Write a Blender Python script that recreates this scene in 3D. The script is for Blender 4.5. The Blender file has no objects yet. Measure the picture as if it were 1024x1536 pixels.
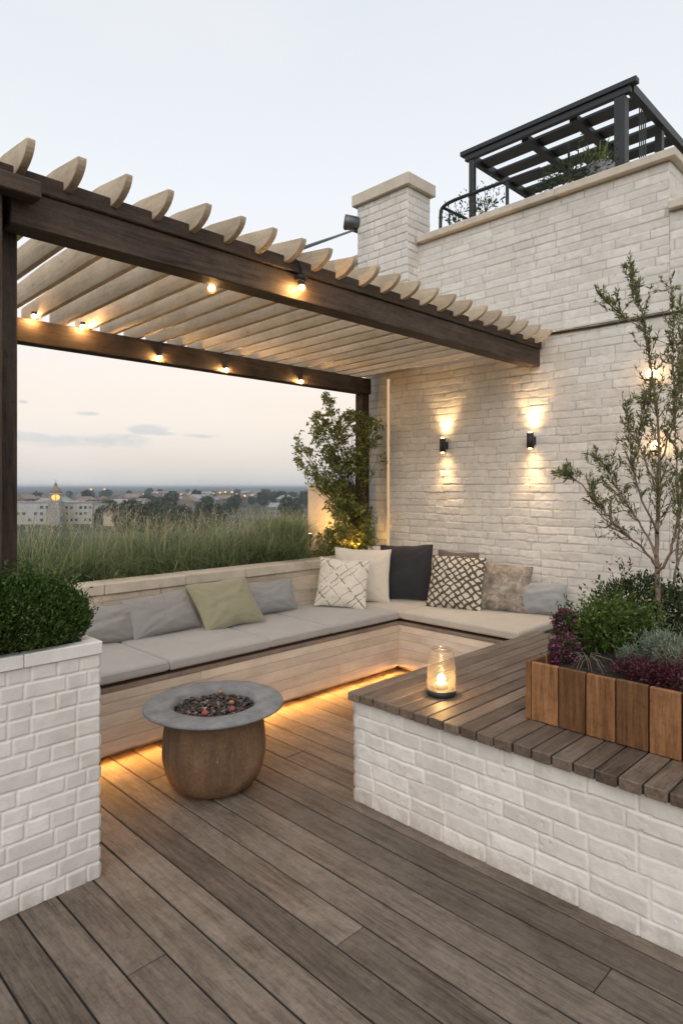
import bpy, math, random
import numpy as np
from mathutils import Vector, Matrix
S = bpy.context.scene
COL = S.collection
R = math.radians
rng = np.random.default_rng(7)
random.seed(7)
SQ = math.sqrt(2.0)
EYE = 1.6

def at(x, y, d):
    """world point from measured bearing, drop and distance"""
    r = (x - 512) / 960 * d
    return np.array([(d + r) / SQ, (d - r) / SQ, EYE - (y - 730) / 960 * d])

# ------------------------------------------------------------------ noise
def _h(ix, iy, seed):
    n = (ix.astype(np.int64) * 374761393 + iy.astype(np.int64) * 668265263 + seed * 974711) & 0x7fffffff
    n = ((n ^ (n >> 13)) * 1274126177) & 0x7fffffff
    return ((n ^ (n >> 16)) & 0xffff) / 65535.0

def vnoise(x, y, seed=0):
    ix, iy = np.floor(x), np.floor(y)
    fx, fy = x - ix, y - iy
    fx, fy = fx * fx * (3 - 2 * fx), fy * fy * (3 - 2 * fy)
    a, b = _h(ix, iy, seed), _h(ix + 1, iy, seed)
    c, d = _h(ix, iy + 1, seed), _h(ix + 1, iy + 1, seed)
    return (a + (b - a) * fx) * (1 - fy) + (c + (d - c) * fx) * fy

def fbm(x, y, seed=0, o=4):
    s, a, t = 0, 1.0, 0
    for i in range(o):
        s = s + a * (vnoise(x * 2 ** i, y * 2 ** i, seed + i * 17) - .5)
        t += a
        a *= .5
    return s / t * 2

def sstep(a, b, x):
    t = np.clip((x - a) / (b - a), 0, 1)
    return t * t * (3 - 2 * t)

# ------------------------------------------------------------------ object helpers
def mesh(name, V, F, mat, parent=None, smooth=False, attrs=None):
    me = bpy.data.meshes.new(name)
    V = np.asarray(V, dtype=np.float32)
    if isinstance(F, np.ndarray):
        me.vertices.add(len(V))
        me.vertices.foreach_set('co', V.ravel())
        k = F.shape[1]
        me.loops.add(F.size)
        me.loops.foreach_set('vertex_index', F.astype(np.int32).ravel())
        me.polygons.add(len(F))
        me.polygons.foreach_set('loop_start', np.arange(0, F.size, k, dtype=np.int32))
        me.update(calc_edges=True)
    else:
        me.from_pydata(V.tolist(), [], F)
    if attrs:
        for k, a in attrs.items():
            at_ = me.attributes.new(k, 'FLOAT', 'POINT')
            at_.data.foreach_set('value', np.asarray(a, dtype=np.float32))
    if smooth is True:
        me.polygons.foreach_set('use_smooth', np.ones(len(me.polygons), dtype=bool))
    elif smooth is not False:
        me.polygons.foreach_set('use_smooth', np.asarray(smooth, dtype=bool))
    me.materials.append(mat)
    o = bpy.data.objects.new(name, me)
    COL.objects.link(o)
    if parent is not None:
        o.parent = parent
        if parent.type == 'EMPTY' and not parent.get('_local'):
            o.location = -Vector(parent.location)
    return o

def tag(o, label=None, cat=None, group=None, kind=None):
    if label: o['label'] = label
    if cat: o['category'] = cat
    if group: o['group'] = group
    if kind: o['kind'] = kind
    return o

def thing(name, label, cat, loc=(0, 0, 0), group=None, local=False, rotz=0):
    o = bpy.data.objects.new(name, None)
    o.empty_display_size = .1
    o.location = loc
    o.rotation_euler = (0, 0, rotz)
    COL.objects.link(o)
    if local: o['_local'] = 1
    return tag(o, label, cat, group)

def dup(root, loc, label=None, group=None, rotz=None, scale=None):
    r = root.copy(); COL.objects.link(r); r.location = loc
    if rotz is not None: r.rotation_euler = (0, 0, rotz)
    if scale is not None: r.scale = (scale,) * 3 if not hasattr(scale, '__len__') else scale
    if label: r['label'] = label
    if group: r['group'] = group
    for ch in list(root.children):
        c = ch.copy(); COL.objects.link(c); c.parent = r
        for g in list(ch.children):
            d = g.copy(); COL.objects.link(d); d.parent = c
    return r

def child(o, par):
    o.parent = par; o.location = (0, 0, 0); return o

class MB:
    def __init__(self): self.V = []; self.F = []; self.T = []; self.S = []
    def add(self, vs, fs, tone=0.0, smooth=False):
        b = len(self.V)
        self.V.extend([tuple(v) for v in vs])
        self.F.extend([tuple(b + i for i in f) for f in fs])
        self.T.extend([tone] * len(vs))
        self.S.extend([smooth] * len(fs))
    def box(self, lo, hi, c=.003, tone=None, M=None, jit=0):
        """chamfered box"""
        if tone is None: tone = random.random()
        lo = np.array(lo, float); hi = np.array(hi, float)
        ce = (lo + hi) / 2; h = (hi - lo) / 2
        c = min(c, h.min() * .45)
        vs, idx = [], {}
        for sx in (-1, 1):
            for sy in (-1, 1):
                for sz in (-1, 1):
                    s = np.array([sx, sy, sz])
                    for a in range(3):
                        v = s * (h - c); v[a] = s[a] * h[a]
                        idx[(sx, sy, sz, a)] = len(vs); vs.append(v)
        fs = []
        def face(ids, n):
            p = [vs[i] for i in ids]
            nn = np.cross(p[1] - p[0], p[2] - p[0])
            fs.append(ids if np.dot(nn, n) > 0 else ids[::-1])
        for a in range(3):
            b, d = (a + 1) % 3, (a + 2) % 3
            for s in (-1, 1):
                ids = []
                for (p, q) in ((-1, -1), (1, -1), (1, 1), (-1, 1)):
                    k = [0, 0, 0]; k[a] = s; k[b] = p; k[d] = q
                    ids.append(idx[(*k, a)])
                n = np.zeros(3); n[a] = s
                face(ids, n)
            for p in (-1, 1):
                for q in (-1, 1):
                    ids = []
                    for (s, ax) in ((-1, b), (1, b), (1, d), (-1, d)):
                        k = [0, 0, 0]; k[a] = s; k[b] = p; k[d] = q
                        ids.append(idx[(*k, ax)])
                    n = np.zeros(3); n[b] = p; n[d] = q
                    face(ids, n)
        for sx in (-1, 1):
            for sy in (-1, 1):
                for sz in (-1, 1):
                    face([idx[(sx, sy, sz, a)] for a in range(3)], np.array([sx, sy, sz]))
        vs = [v + ce for v in vs]
        if jit:
            vs = [v + np.random.default_rng(abs(hash(tuple(np.round(v, 3)))) % 9999).normal(0, jit, 3) for v in vs]
        if M is not None: vs = [np.array(M @ Vector(v)) for v in vs]
        self.add(vs, fs, tone)
        return self
    def tube(self, P, r, n=8, tone=0.0, cap=True):
        P = [np.array(p, float) for p in P]
        rr = r if hasattr(r, '__len__') else [r] * len(P)
        vs, fs = [], []
        up = np.array([0, 0, 1.0])
        t0 = P[1] - P[0]; t0 /= np.linalg.norm(t0) + 1e-9
        a = np.cross(t0, up)
        if np.linalg.norm(a) < .05: a = np.cross(t0, np.array([1.0, 0, 0]))
        a /= np.linalg.norm(a)
        for i, p in enumerate(P):
            t = P[min(i + 1, len(P) - 1)] - P[max(i - 1, 0)]
            t /= np.linalg.norm(t) + 1e-9
            a = a - t * np.dot(a, t); a /= np.linalg.norm(a) + 1e-9
            b = np.cross(t, a)
            for k in range(n):
                w = 2 * math.pi * k / n
                vs.append(p + rr[i] * (a * math.cos(w) + b * math.sin(w)))
        for i in range(len(P) - 1):
            for k in range(n):
                fs.append((i * n + k, i * n + (k + 1) % n, (i + 1) * n + (k + 1) % n, (i + 1) * n + k))
        if cap:
            fs.append(tuple(range(n))[::-1]); fs.append(tuple((len(P) - 1) * n + k for k in range(n)))
        self.add(vs, fs, tone, True)
        return self
    def lathe(self, prof, c=(0, 0, 0), n=48, tone=0.0, wob=None):
        vs, fs = [], []
        for (r, z) in prof:
            for k in range(n):
                w = 2 * math.pi * k / n
                q = r * (1 if wob is None else wob(w, z))
                vs.append((c[0] + q * math.cos(w), c[1] + q * math.sin(w), c[2] + z))
        for i in range(len(prof) - 1):
            for k in range(n):
                fs.append((i * n + k, i * n + (k + 1) % n, (i + 1) * n + (k + 1) % n, (i + 1) * n + k))
        if prof[0][0] > 1e-6: fs.append(tuple(range(n))[::-1])
        if prof[-1][0] > 1e-6: fs.append(tuple((len(prof) - 1) * n + k for k in range(n)))
        self.add(vs, fs, tone, True)
        return self
    def prism(self, poly, axis, a0, a1, tone=None):
        """poly in the two other axes (cyclic order), extruded along axis"""
        if tone is None: tone = random.random()
        n = len(poly); vs = []
        for s in (a0, a1):
            for (p, q) in poly:
                v = [0, 0, 0]; v[axis] = s; v[(axis + 1) % 3] = p; v[(axis + 2) % 3] = q
                vs.append(v)
        fs = [tuple(range(n))[::-1], tuple(range(n, 2 * n))]
        fs += [(i, (i + 1) % n, n + (i + 1) % n, n + i) for i in range(n)]
        self.add(vs, fs, tone)
        return self
    def build(self, name, mat, parent=None, smooth=None):
        return mesh(name, self.V, self.F, mat, parent, self.S if smooth is None else smooth, {'tone': self.T})

# ------------------------------------------------------------------ materials
class NT:
    def __init__(self, name):
        self.m = bpy.data.materials.new(name); self.m.use_nodes = True
        self.t = self.m.node_tree; self.t.nodes.clear()
        self.out = self.n('ShaderNodeOutputMaterial')
    def n(self, typ, **kw):
        x = self.t.nodes.new(typ)
        for k, v in kw.items():
            if k.startswith('i_'):
                key = k[2:]
                x.inputs[int(key) if key.isdigit() else key.replace('_', ' ')].default_value = v
            else: setattr(x, k, v)
        return x
    def l(self, a, b): self.t.links.new(a, b)
    def val(self, v):
        return v
    def math(self, op, a, b=None, c=None, clamp=False):
        x = self.n('ShaderNodeMath', operation=op, use_clamp=clamp)
        for i, q in enumerate((a, b, c)):
            if q is None: continue
            if isinstance(q, (int, float)): x.inputs[i].default_value = q
            else: self.l(q, x.inputs[i])
        return x.outputs[0]
    def vmath(self, op, a, b=None):
        x = self.n('ShaderNodeVectorMath', operation=op)
        for i, q in enumerate((a, b)):
            if q is None: continue
            if isinstance(q, tuple): x.inputs[i].default_value = q
            else: self.l(q, x.inputs[i])
        return x.outputs[0]
    def mix(self, f, a, b, typ='MIX'):
        x = self.n('ShaderNodeMix', data_type='RGBA', blend_type=typ)
        for s, q in (('Factor', f), ('A', a), ('B', b)):
            i = [k for k in x.inputs if k.name == s and (k.type == 'RGBA' or (s == 'Factor' and k.type == 'VALUE'))][0]
            if isinstance(q, (int, float)): i.default_value = q
            elif isinstance(q, tuple): i.default_value = (*q[:3], 1)
            else: self.l(q, i)
        return [k for k in x.outputs if k.type == 'RGBA'][0]
    def ramp(self, f, stops, interp='LINEAR'):
        x = self.n('ShaderNodeValToRGB'); cr = x.color_ramp; cr.interpolation = interp
        while len(cr.elements) < len(stops): cr.elements.new(.5)
        for e, (p, c) in zip(cr.elements, stops):
            e.position = p; e.color = (*c, 1) if hasattr(c, '__len__') else (c, c, c, 1)
        self.l(f, x.inputs[0]); return x.outputs[0]
    def noise(self, vec, scale, detail=4, rough=.5, dist=0):
        x = self.n('ShaderNodeTexNoise'); x.inputs['Scale'].default_value = scale
        x.inputs['Detail'].default_value = detail; x.inputs['Roughness'].default_value = rough
        x.inputs['Distortion'].default_value = dist
        if vec is not None: self.l(vec, x.inputs['Vector'])
        return x.outputs['Fac']
    def obj(self):
        return self.n('ShaderNodeTexCoord').outputs['Object']
    def attr(self, name):
        return self.n('ShaderNodeAttribute', attribute_name=name).outputs['Fac']
    def mapping(self, vec, scale=(1, 1, 1), rot=(0, 0, 0), loc=(0, 0, 0)):
        x = self.n('ShaderNodeMapping')
        x.inputs['Scale'].default_value = scale; x.inputs['Rotation'].default_value = rot; x.inputs['Location'].default_value = loc
        self.l(vec, x.inputs['Vector']); return x.outputs[0]
    def bump(self, h, strength=.3, dist=.01):
        x = self.n('ShaderNodeBump'); x.inputs['Strength'].default_value = strength; x.inputs['Distance'].default_value = dist
        self.l(h, x.inputs['Height']); return x.outputs[0]
    def bsdf(self, color, rough=.7, normal=None, metal=0, spec=.5, **kw):
        p = self.n('ShaderNodeBsdfPrincipled')
        for s, q in (('Base Color', color), ('Roughness', rough), ('Metallic', metal), ('Specular IOR Level', spec)):
            if isinstance(q, (int, float)): p.inputs[s].default_value = q
            elif isinstance(q, tuple): p.inputs[s].default_value = (*q[:3], 1)
            else: self.l(q, p.inputs[s])
        if normal is not None: self.l(normal, p.inputs['Normal'])
        self.l(p.outputs[0], self.out.inputs['Surface'])
        return p

def m_wood(name, dark, light, axis, rough=.7, tonevar=.45, scale=1.0, bump=.35, grey=None, greyamt=.5, spec=.3, scuff=.75):
    N = NT(name); o = N.obj(); tone = N.attr('tone')
    off = N.n('ShaderNodeCombineXYZ')
    N.l(N.math('MULTIPLY', tone, 37.3), off.inputs[0]); N.l(N.math('MULTIPLY', tone, 61.7), off.inputs[1]); N.l(N.math('MULTIPLY', tone, 23.1), off.inputs[2])
    v = N.vmath('ADD', o, off.outputs[0])
    sc = [26 * scale] * 3; sc[axis] = 3.0 * scale
    s2 = [150 * scale] * 3; s2[axis] = 12 * scale
    g1 = N.noise(N.mapping(v, tuple(sc)), 1, 6, .6, .7)
    g2 = N.noise(N.mapping(v, tuple(s2)), 1, 4, .6, .2)
    blot = N.noise(v, 3.0 * scale, 3, .5)
    s3 = [7 * scale] * 3; s3[axis] = .55 * scale
    n3 = N.noise(N.mapping(v, tuple(s3)), 1, 2.5, .5, .25)
    ring = N.math('ADD', N.math('MULTIPLY', N.math('SINE', N.math('MULTIPLY', n3, 62.0)), .5), .5)
    f = N.math('ADD', N.math('ADD', N.math('MULTIPLY', g1, .42), N.math('MULTIPLY', g2, .49)), N.math('MULTIPLY', ring, .09))
    c = N.ramp(f, [(.34, dark), (.5, tuple((a + b) / 2 for a, b in zip(dark, light))), (.66, light)])
    if grey is not None:
        k = N.ramp(N.math('ADD', N.math('MULTIPLY', blot, .7), N.math('MULTIPLY', g2, .3)), [(.38, 0.0), (.62, greyamt)])
        c = N.mix(k, c, grey)
    # a second, independent draw per board
    t2 = N.math('FRACT', N.math('MULTIPLY', tone, 7.37))
    br = N.math('ADD', N.math('MULTIPLY', t2, tonevar), 1 - tonevar * .5)
    bb = N.n('ShaderNodeCombineXYZ')
    for i in range(3): N.l(br, bb.inputs[i])
    c = N.mix(1.0, c, bb.outputs[0], 'MULTIPLY')
    bl = N.ramp(blot, [(.3, .8), (.7, 1.12)])
    c = N.mix(.8, c, bl, 'MULTIPLY')
    sf = N.noise(v, 34 * scale, 5, .7, .8)
    c = N.mix(scuff, c, N.ramp(sf, [(.32, .68), (.5, 1.0), (.72, 1.22)]), 'MULTIPLY')
    # knots and scuffs
    sc3 = [9 * scale] * 3; sc3[axis] = 3.5 * scale
    vo = N.n('ShaderNodeTexVoronoi'); vo.inputs['Scale'].default_value = 1
    N.l(N.mapping(v, tuple(sc3)), vo.inputs['Vector'])
    kn = N.ramp(vo.outputs['Distance'], [(.03, .45), (.09, 1.0)])
    c = N.mix(.6, c, kn, 'MULTIPLY')
    r = N.math('ADD', N.math('MULTIPLY', g2, .25), rough - .12)
    N.bsdf(c, r, N.bump(f, bump, .004), spec=spec)
    return N.m

def m_brick(name, c_lo, c_hi, mortar, stain=.35, spots=True):
    N = NT(name); o = N.obj(); tone = N.attr('tone'); mo = N.attr('mortar')
    n1 = N.noise(o, 14, 6, .65); n2 = N.noise(o, 2.2, 4, .55); n3 = N.noise(o, 90, 3, .6)
    c = N.mix(tone, c_lo, c_hi)
    c = N.mix(N.ramp(n1, [(.42, 0.0), (.75, .55)]), c, tuple(x * .80 for x in c_lo))
    c = N.mix(N.ramp(n2, [(.45, 0.0), (.72, stain)]), c, (c_lo[0] * .70, c_lo[1] * .68, c_lo[2] * .64))
    vs = N.mapping(o, (5, 5, .8))
    c = N.mix(N.ramp(N.noise(vs, 1.3, 5, .6), [(.52, 0.0), (.8, .35)]), c, (c_lo[0] * .66, c_lo[1] * .66, c_lo[2] * .65))
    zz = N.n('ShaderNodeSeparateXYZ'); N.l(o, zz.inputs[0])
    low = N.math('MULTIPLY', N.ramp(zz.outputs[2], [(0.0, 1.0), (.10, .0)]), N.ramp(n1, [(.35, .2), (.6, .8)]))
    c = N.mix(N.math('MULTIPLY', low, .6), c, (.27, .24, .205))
    if spots:
        c = N.mix(N.ramp(N.noise(o, 38, 2, .5), [(.70, 0.0), (.78, .5)]), c, (.24, .22, .2))
    c = N.mix(N.math('MULTIPLY', mo, .85), c, mortar)
    h = N.math('ADD', N.math('MULTIPLY', n1, .7), N.math('MULTIPLY', n3, .4))
    N.bsdf(c, .86, N.bump(h, .5, .004), spec=.25)
    return N.m

def m_rough(name, c1, c2, scale=8, rough=.85, bump=.3, c3=None, spec=.3, speck=None, metal=0, bd=.004):
    N = NT(name); o = N.obj()
    n1 = N.noise(o, scale, 7, .62); n2 = N.noise(o, scale * 9, 3, .6)
    c = N.ramp(N.math('ADD', N.math('MULTIPLY', n1, .75), N.math('MULTIPLY', n2, .25)), [(.32, c1), (.68, c2)])
    if c3 is not None:
        c = N.mix(N.ramp(N.noise(o, scale * .45, 5, .6, .6), [(.48, 0.0), (.66, .8)]), c, c3)
    if name.startswith('rusty'):
        sv = N.noise(N.mapping(o, (9, 9, 1.1)), 1.6, 5, .65, .3)
        c = N.mix(N.ramp(sv, [(.45, 0.0), (.64, .5)]), c, (.055, .031, .019))
        c = N.mix(N.ramp(N.noise(o, 55, 3, .6), [(.62, 0.0), (.72, .5)]), c, (.26, .19, .13))
    if speck is not None:
        c = N.mix(N.ramp(N.noise(o, scale * 14, 2, .5), [(.62, 0.0), (.7, .7)]), c, speck)
    N.bsdf(c, rough, N.bump(N.math('ADD', n1, N.math('MULTIPLY', n2, .5)), bump, bd), spec=spec, metal=metal)
    return N.m

def m_fabric(name, c, var=.12, weave=700, bump=.25, tint=None):
    N = NT(name); o = N.obj()
    n = N.noise(o, 5, 5, .6); f = N.noise(o, weave * .35, 2, .6)
    c1 = tuple(x * (1 - var) for x in c); c2 = tuple(min(1, x * (1 + var)) for x in c)
    k = N.ramp(N.math('ADD', N.math('MULTIPLY', n, .55), N.math('MULTIPLY', f, .45)), [(.33, c1), (.67, c2)])
    p = N.bsdf(k, .92, N.bump(N.math('ADD', N.math('MULTIPLY', f, .5), n), bump, .002), spec=.15)
    p.inputs['Sheen Weight'].default_value = .2
    return N.m

def m_leaf(name, c1, c2, c3, trans=.25, rough=.5):
    N = NT(name); t = N.attr('tone')
    c = N.ramp(t, [(0, c1), (.6, c2), (1, c3)])
    p = N.bsdf(c, rough, spec=.35)
    tr = N.n('ShaderNodeBsdfTranslucent'); N.l(c, tr.inputs[0])
    mx = N.n('ShaderNodeMixShader'); mx.inputs[0].default_value = trans
    N.l(p.outputs[0], mx.inputs[1]); N.l(tr.outputs[0], mx.inputs[2]); N.l(mx.outputs[0], N.out.inputs['Surface'])
    return N.m

def m_emit(name, c, s):
    N = NT(name); e = N.n('ShaderNodeEmission'); e.inputs[0].default_value = (*c, 1); e.inputs[1].default_value = s
    N.l(e.outputs[0], N.out.inputs['Surface']); return N.m

def m_plain(name, c, rough=.5, metal=0, spec=.5):
    N = NT(name); o = N.obj()
    n = N.noise(o, 30, 4, .6)
    k = N.ramp(n, [(.3, tuple(x * .85 for x in c)), (.7, tuple(x * 1.12 for x in c))])
    N.bsdf(k, N.math('ADD', N.math('MULTIPLY', n, .2), rough - .1), metal=metal, spec=spec)
    return N.m

M = {}
M['deck'] = m_wood('weathered_decking', (.062, .046, .034), (.205, .160, .125), 1, .6, .55, 1.0, .45, (.185, .155, .130), .45, .35)
M['platform'] = m_wood('hardwood_slats', (.07, .048, .034), (.19, .135, .098), 0, .55, .65, 1.0, .4, (.17, .142, .12), .35, .4)
M['beam'] = m_wood('dark_beam_wood', (.020, .0135, .0095), (.10, .066, .045), 0, .65, .25, .8, .8, (.09, .07, .056), .35)
M['post'] = m_wood('dark_post_wood', (.020, .0135, .0095), (.088, .059, .041), 2, .65, .25, .8, .6, (.075, .06, .05), .3)
M['rafter'] = m_wood('painted_rafter_wood', (.40, .315, .22), (.57, .465, .34), 1, .75, .28, .8, .3, (.52, .45, .365), .5, scuff=.4)
M['bench'] = m_wood('whitewashed_planks', (.48, .39, .30), (.63, .535, .435), 0, .75, .16, .8, .1, (.6, .525, .44), .6, scuff=.15)
M['bench_y'] = m_wood('whitewashed_end_planks', (.55, .455, .355), (.69, .595, .49), 1, .75, .14, .8, .1, (.66, .585, .49), .6, scuff=.15)
M['edge'] = m_wood('brown_edge_board', (.17, .128, .098), (.31, .245, .195), 0, .7, .2, 1, .3)
M['edge_y'] = m_wood('brown_edge_end_board', (.17, .128, .098), (.31, .245, .195), 1, .7, .2, 1, .3)
M['cedar'] = m_wood('cedar_boards', (.085, .036, .014), (.29, .14, .058), 2, .5, 1.05, .8, .35, (.10, .052, .026), .4)
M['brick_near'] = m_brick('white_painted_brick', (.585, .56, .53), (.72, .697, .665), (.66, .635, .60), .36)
M['brick_wall'] = m_brick('cream_painted_stone_brick', (.60, .578, .543), (.715, .695, .662), (.36, .34, .305), .36)
M['stone'] = m_rough('pale_coping_stone', (.46, .405, .335), (.60, .54, .46), 6, .85, .25)
M['cap'] = m_rough('white_cap_stone', (.60, .58, .555), (.74, .72, .69), 7, .8, .25)
M['concrete'] = m_rough('grey_concrete', (.13, .133, .138), (.26, .262, .268), 9, .8, .35, speck=(.14, .14, .15))
M['rust'] = m_rough('rusty_brown_concrete', (.095, .052, .028), (.22, .135, .077), 5, .8, .7, c3=(.15, .10, .068), speck=(.07, .045, .03))
M['metal'] = m_plain('charcoal_metal', (.028, .03, .033), .5, .3)
M['steel'] = m_plain('galvanised_steel', (.12, .125, .13), .45, .6)
M['soil'] = m_rough('dark_soil', (.012, .009, .007), (.05, .038, .03), 40, .95, .8, bd=.02)
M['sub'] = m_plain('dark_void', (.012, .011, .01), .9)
M['slab'] = m_rough('rendered_slab', (.3, .29, .28), (.42, .4, .38), 2)
M['cushion'] = m_fabric('grey_cushion_cloth', (.34, .328, .315), .10)
M['cushion_warm'] = m_fabric('beige_cushion_cloth', (.43, .39, .335), .10)
M['grey'] = m_fabric('grey_pillow_cloth', (.265, .257, .25), .13)
M['bluegrey'] = m_fabric('blue_grey_pillow_cloth', (.27, .275, .28), .13)
M['sage'] = m_fabric('sage_pillow_cloth', (.275, .265, .18), .12)
M['cream'] = m_fabric('cream_pillow_cloth', (.58, .53, .46), .08)
M['black'] = m_fabric('charcoal_pillow_cloth', (.028, .028, .032), .25)
M['brown'] = m_fabric('brown_pillow_cloth', (.12, .10, .085), .2)
LAMPC = (1.0, .56, .20)
M['bulb'] = m_emit('warm_bulb', (1.0, .62, .24), 14)
def m_halo():  # orange halo of the bulbs, painted as a see-through emissive shell
    N = NT('bulb_halo'); e = N.n('ShaderNodeEmission'); e.inputs[0].default_value = (1, .40, .075, 1); e.inputs[1].default_value = .55
    tr = N.n('ShaderNodeBsdfTransparent'); mx = N.n('ShaderNodeMixShader'); mx.inputs[0].default_value = .38
    N.l(tr.outputs[0], mx.inputs[1]); N.l(e.outputs[0], mx.inputs[2]); N.l(mx.outputs[0], N.out.inputs['Surface']); return N.m
M['globe'] = m_halo()
M['led'] = m_emit('amber_strip', (1.0, .42, .08), 62.0)
M['edge_led'] = m_emit('warm_edge_strip', (1.0, .66, .36), .17)
M['flame'] = m_emit('candle_flame', (1.0, .56, .20), 60)
M['wbulb'] = m_emit('soft_globe', (1.0, .58, .22), 4.5)
M['pbulb'] = m_emit('small_hot_bulb', (1.0, .56, .20), 320)

def m_geo():
    N = NT('cream_cloth_with_line_pattern'); o = N.obj()
    d = N.noise(o, 7, 3, .5)
    v = N.vmath('ADD', o, N.vmath('MULTIPLY', N.n('ShaderNodeTexNoise', i_Scale=6.0).outputs['Color'], (.03, .03, .03)))
    s = N.n('ShaderNodeSeparateXYZ'); N.l(v, s.inputs[0])
    a = N.math('ADD', s.outputs[0], s.outputs[2]); b = N.math('SUBTRACT', s.outputs[0], N.math('MULTIPLY', s.outputs[2], 1.1))
    def line(q, per, w, sh):
        f = N.math('ABSOLUTE', N.math('SUBTRACT', N.math('FRACT', N.math('ADD', N.math('DIVIDE', q, per), sh)), .5))
        return N.math('LESS_THAN', f, w)
    L = N.math('MAXIMUM', line(a, .155, .020, .2), line(b, .17, .020, .55))
    L2 = N.math('MAXIMUM', line(a, .31, .017, .33), line(b, .34, .017, .7))
    brk = N.math('GREATER_THAN', N.noise(o, 16, 3, .6), .44)
    k = N.math('MULTIPLY', N.math('MAXIMUM', L, L2), brk)
    spk = N.math('GREATER_THAN', N.noise(o, 45, 2, .5), .72)
    k = N.math('MAXIMUM', k, N.math('MULTIPLY', spk, .8))
    c = N.mix(N.math('MULTIPLY', k, .85), (.62, .575, .50), (.12, .10, .085))
    N.bsdf(c, .92, N.bump(N.noise(o, 240, 2), .25, .002), spec=.15); return N.m
def m_lattice():
    N = NT('cream_cloth_with_black_lattice'); o = N.obj()
    nz = N.n('ShaderNodeTexNoise', i_Scale=11.0); N.l(o, nz.inputs['Vector'])
    v = N.vmath('ADD', o, N.vmath('MULTIPLY', nz.outputs['Color'], (.055, .055, .055)))
    s = N.n('ShaderNodeSeparateXYZ'); N.l(v, s.inputs[0])
    a = N.math('ADD', s.outputs[0], s.outputs[2]); b = N.math('SUBTRACT', s.outputs[0], N.math('MULTIPLY', s.outputs[2], 1.25))
    def line(q, per, w):
        f = N.math('ABSOLUTE', N.math('SUBTRACT', N.math('FRACT', N.math('DIVIDE', q, per)), .5))
        return N.math('LESS_THAN', f, w)
    wv = N.math('MULTIPLY', N.noise(o, 26, 3, .6), .33)
    k = N.math('MAXIMUM', line(a, .072, wv), line(b, .080, wv))
    k2 = N.math('GREATER_THAN', N.noise(N.mapping(o, (60, 60, 18), (0, .6, 0)), 1, 3, .7), .66)
    k = N.math('MAXIMUM', k, k2)
    c = N.mix(N.math('MULTIPLY', k, .93), (.54, .48, .39), (.045, .04, .034))
    N.bsdf(c, .92, N.bump(N.math('ADD', k, N.noise(o, 240, 2)), .3, .003), spec=.15); return N.m
def m_mottle():
    N = NT('mottled_taupe_cloth'); o = N.obj()
    n = N.noise(o, 13, 8, .7, 1.2); n2 = N.noise(o, 4, 3)
    c = N.ramp(N.math('ADD', N.math('MULTIPLY', n, .75), N.math('MULTIPLY', n2, .25)), [(.36, (.11, .092, .078)), (.5, (.24, .205, .17)), (.64, (.42, .365, .30))])
    N.bsdf(c, .92, N.bump(n, .25, .003), spec=.15); return N.m
M['geo'] = m_geo(); M['lattice'] = m_lattice(); M['mottle'] = m_mottle()
def m_glass():
    N = NT('ribbed_clear_glass')
    lw = N.n('ShaderNodeLayerWeight'); lw.inputs[0].default_value = .5
    tr = N.n('ShaderNodeBsdfTransparent'); tr.inputs[0].default_value = (.97, .965, .95, 1)
    g = N.n('ShaderNodeBsdfGlossy'); g.inputs['Roughness'].default_value = .06
    tl = N.n('ShaderNodeBsdfTranslucent'); tl.inputs[0].default_value = (.85, .80, .70, 1)
    k = N.math('ADD', N.math('MULTIPLY', N.math('POWER', lw.outputs['Facing'], 3.0), .65), .035, clamp=True)
    m0 = N.n('ShaderNodeMixShader'); m0.inputs[0].default_value = .08; N.l(tr.outputs[0], m0.inputs[1]); N.l(tl.outputs[0], m0.inputs[2])
    mx = N.n('ShaderNodeMixShader'); N.l(k, mx.inputs[0]); N.l(m0.outputs[0], mx.inputs[1]); N.l(g.outputs[0], mx.inputs[2])
    N.l(mx.outputs[0], N.out.inputs['Surface']); return N.m
M['glass'] = m_glass()
M['box_leaf'] = m_leaf('boxwood_leaf', (.022, .050, .008), (.055, .105, .018), (.12, .19, .04), .25)
M['vine_leaf'] = m_leaf('climber_leaf', (.10, .135, .032), (.245, .275, .075), (.42, .42, .15), .42)
M['tree_leaf'] = m_leaf('slender_leaf', (.075, .09, .03), (.165, .18, .07), (.31, .31, .14), .3)
M['shrub_leaf'] = m_leaf('bright_shrub_leaf', (.028, .05, .008), (.07, .115, .018), (.14, .19, .04), .25)
M['dark_leaf'] = m_leaf('dark_shrub_leaf', (.018, .03, .012), (.04, .06, .022), (.085, .11, .045), .2)
M['silver_leaf'] = m_leaf('silver_leaf', (.10, .13, .09), (.19, .23, .165), (.32, .36, .28), .15, .7)
M['purple'] = m_leaf('magenta_petal', (.035, .008, .02), (.13, .02, .065), (.34, .09, .19), .2)
M['maroon'] = m_leaf('maroon_leaf', (.03, .010, .013), (.085, .02, .033), (.20, .06, .085), .2)
M['bark'] = m_rough('grey_brown_bark', (.11, .08, .058), (.27, .215, .165), 30, .9, .6)
M['stem'] = m_rough('green_brown_stem', (.05, .042, .02), (.11, .09, .05), 30, .9, .4)
M['far_leaf'] = m_leaf('far_tree_leaf', (.022, .034, .016), (.045, .06, .028), (.08, .095, .045), .1)

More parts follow.
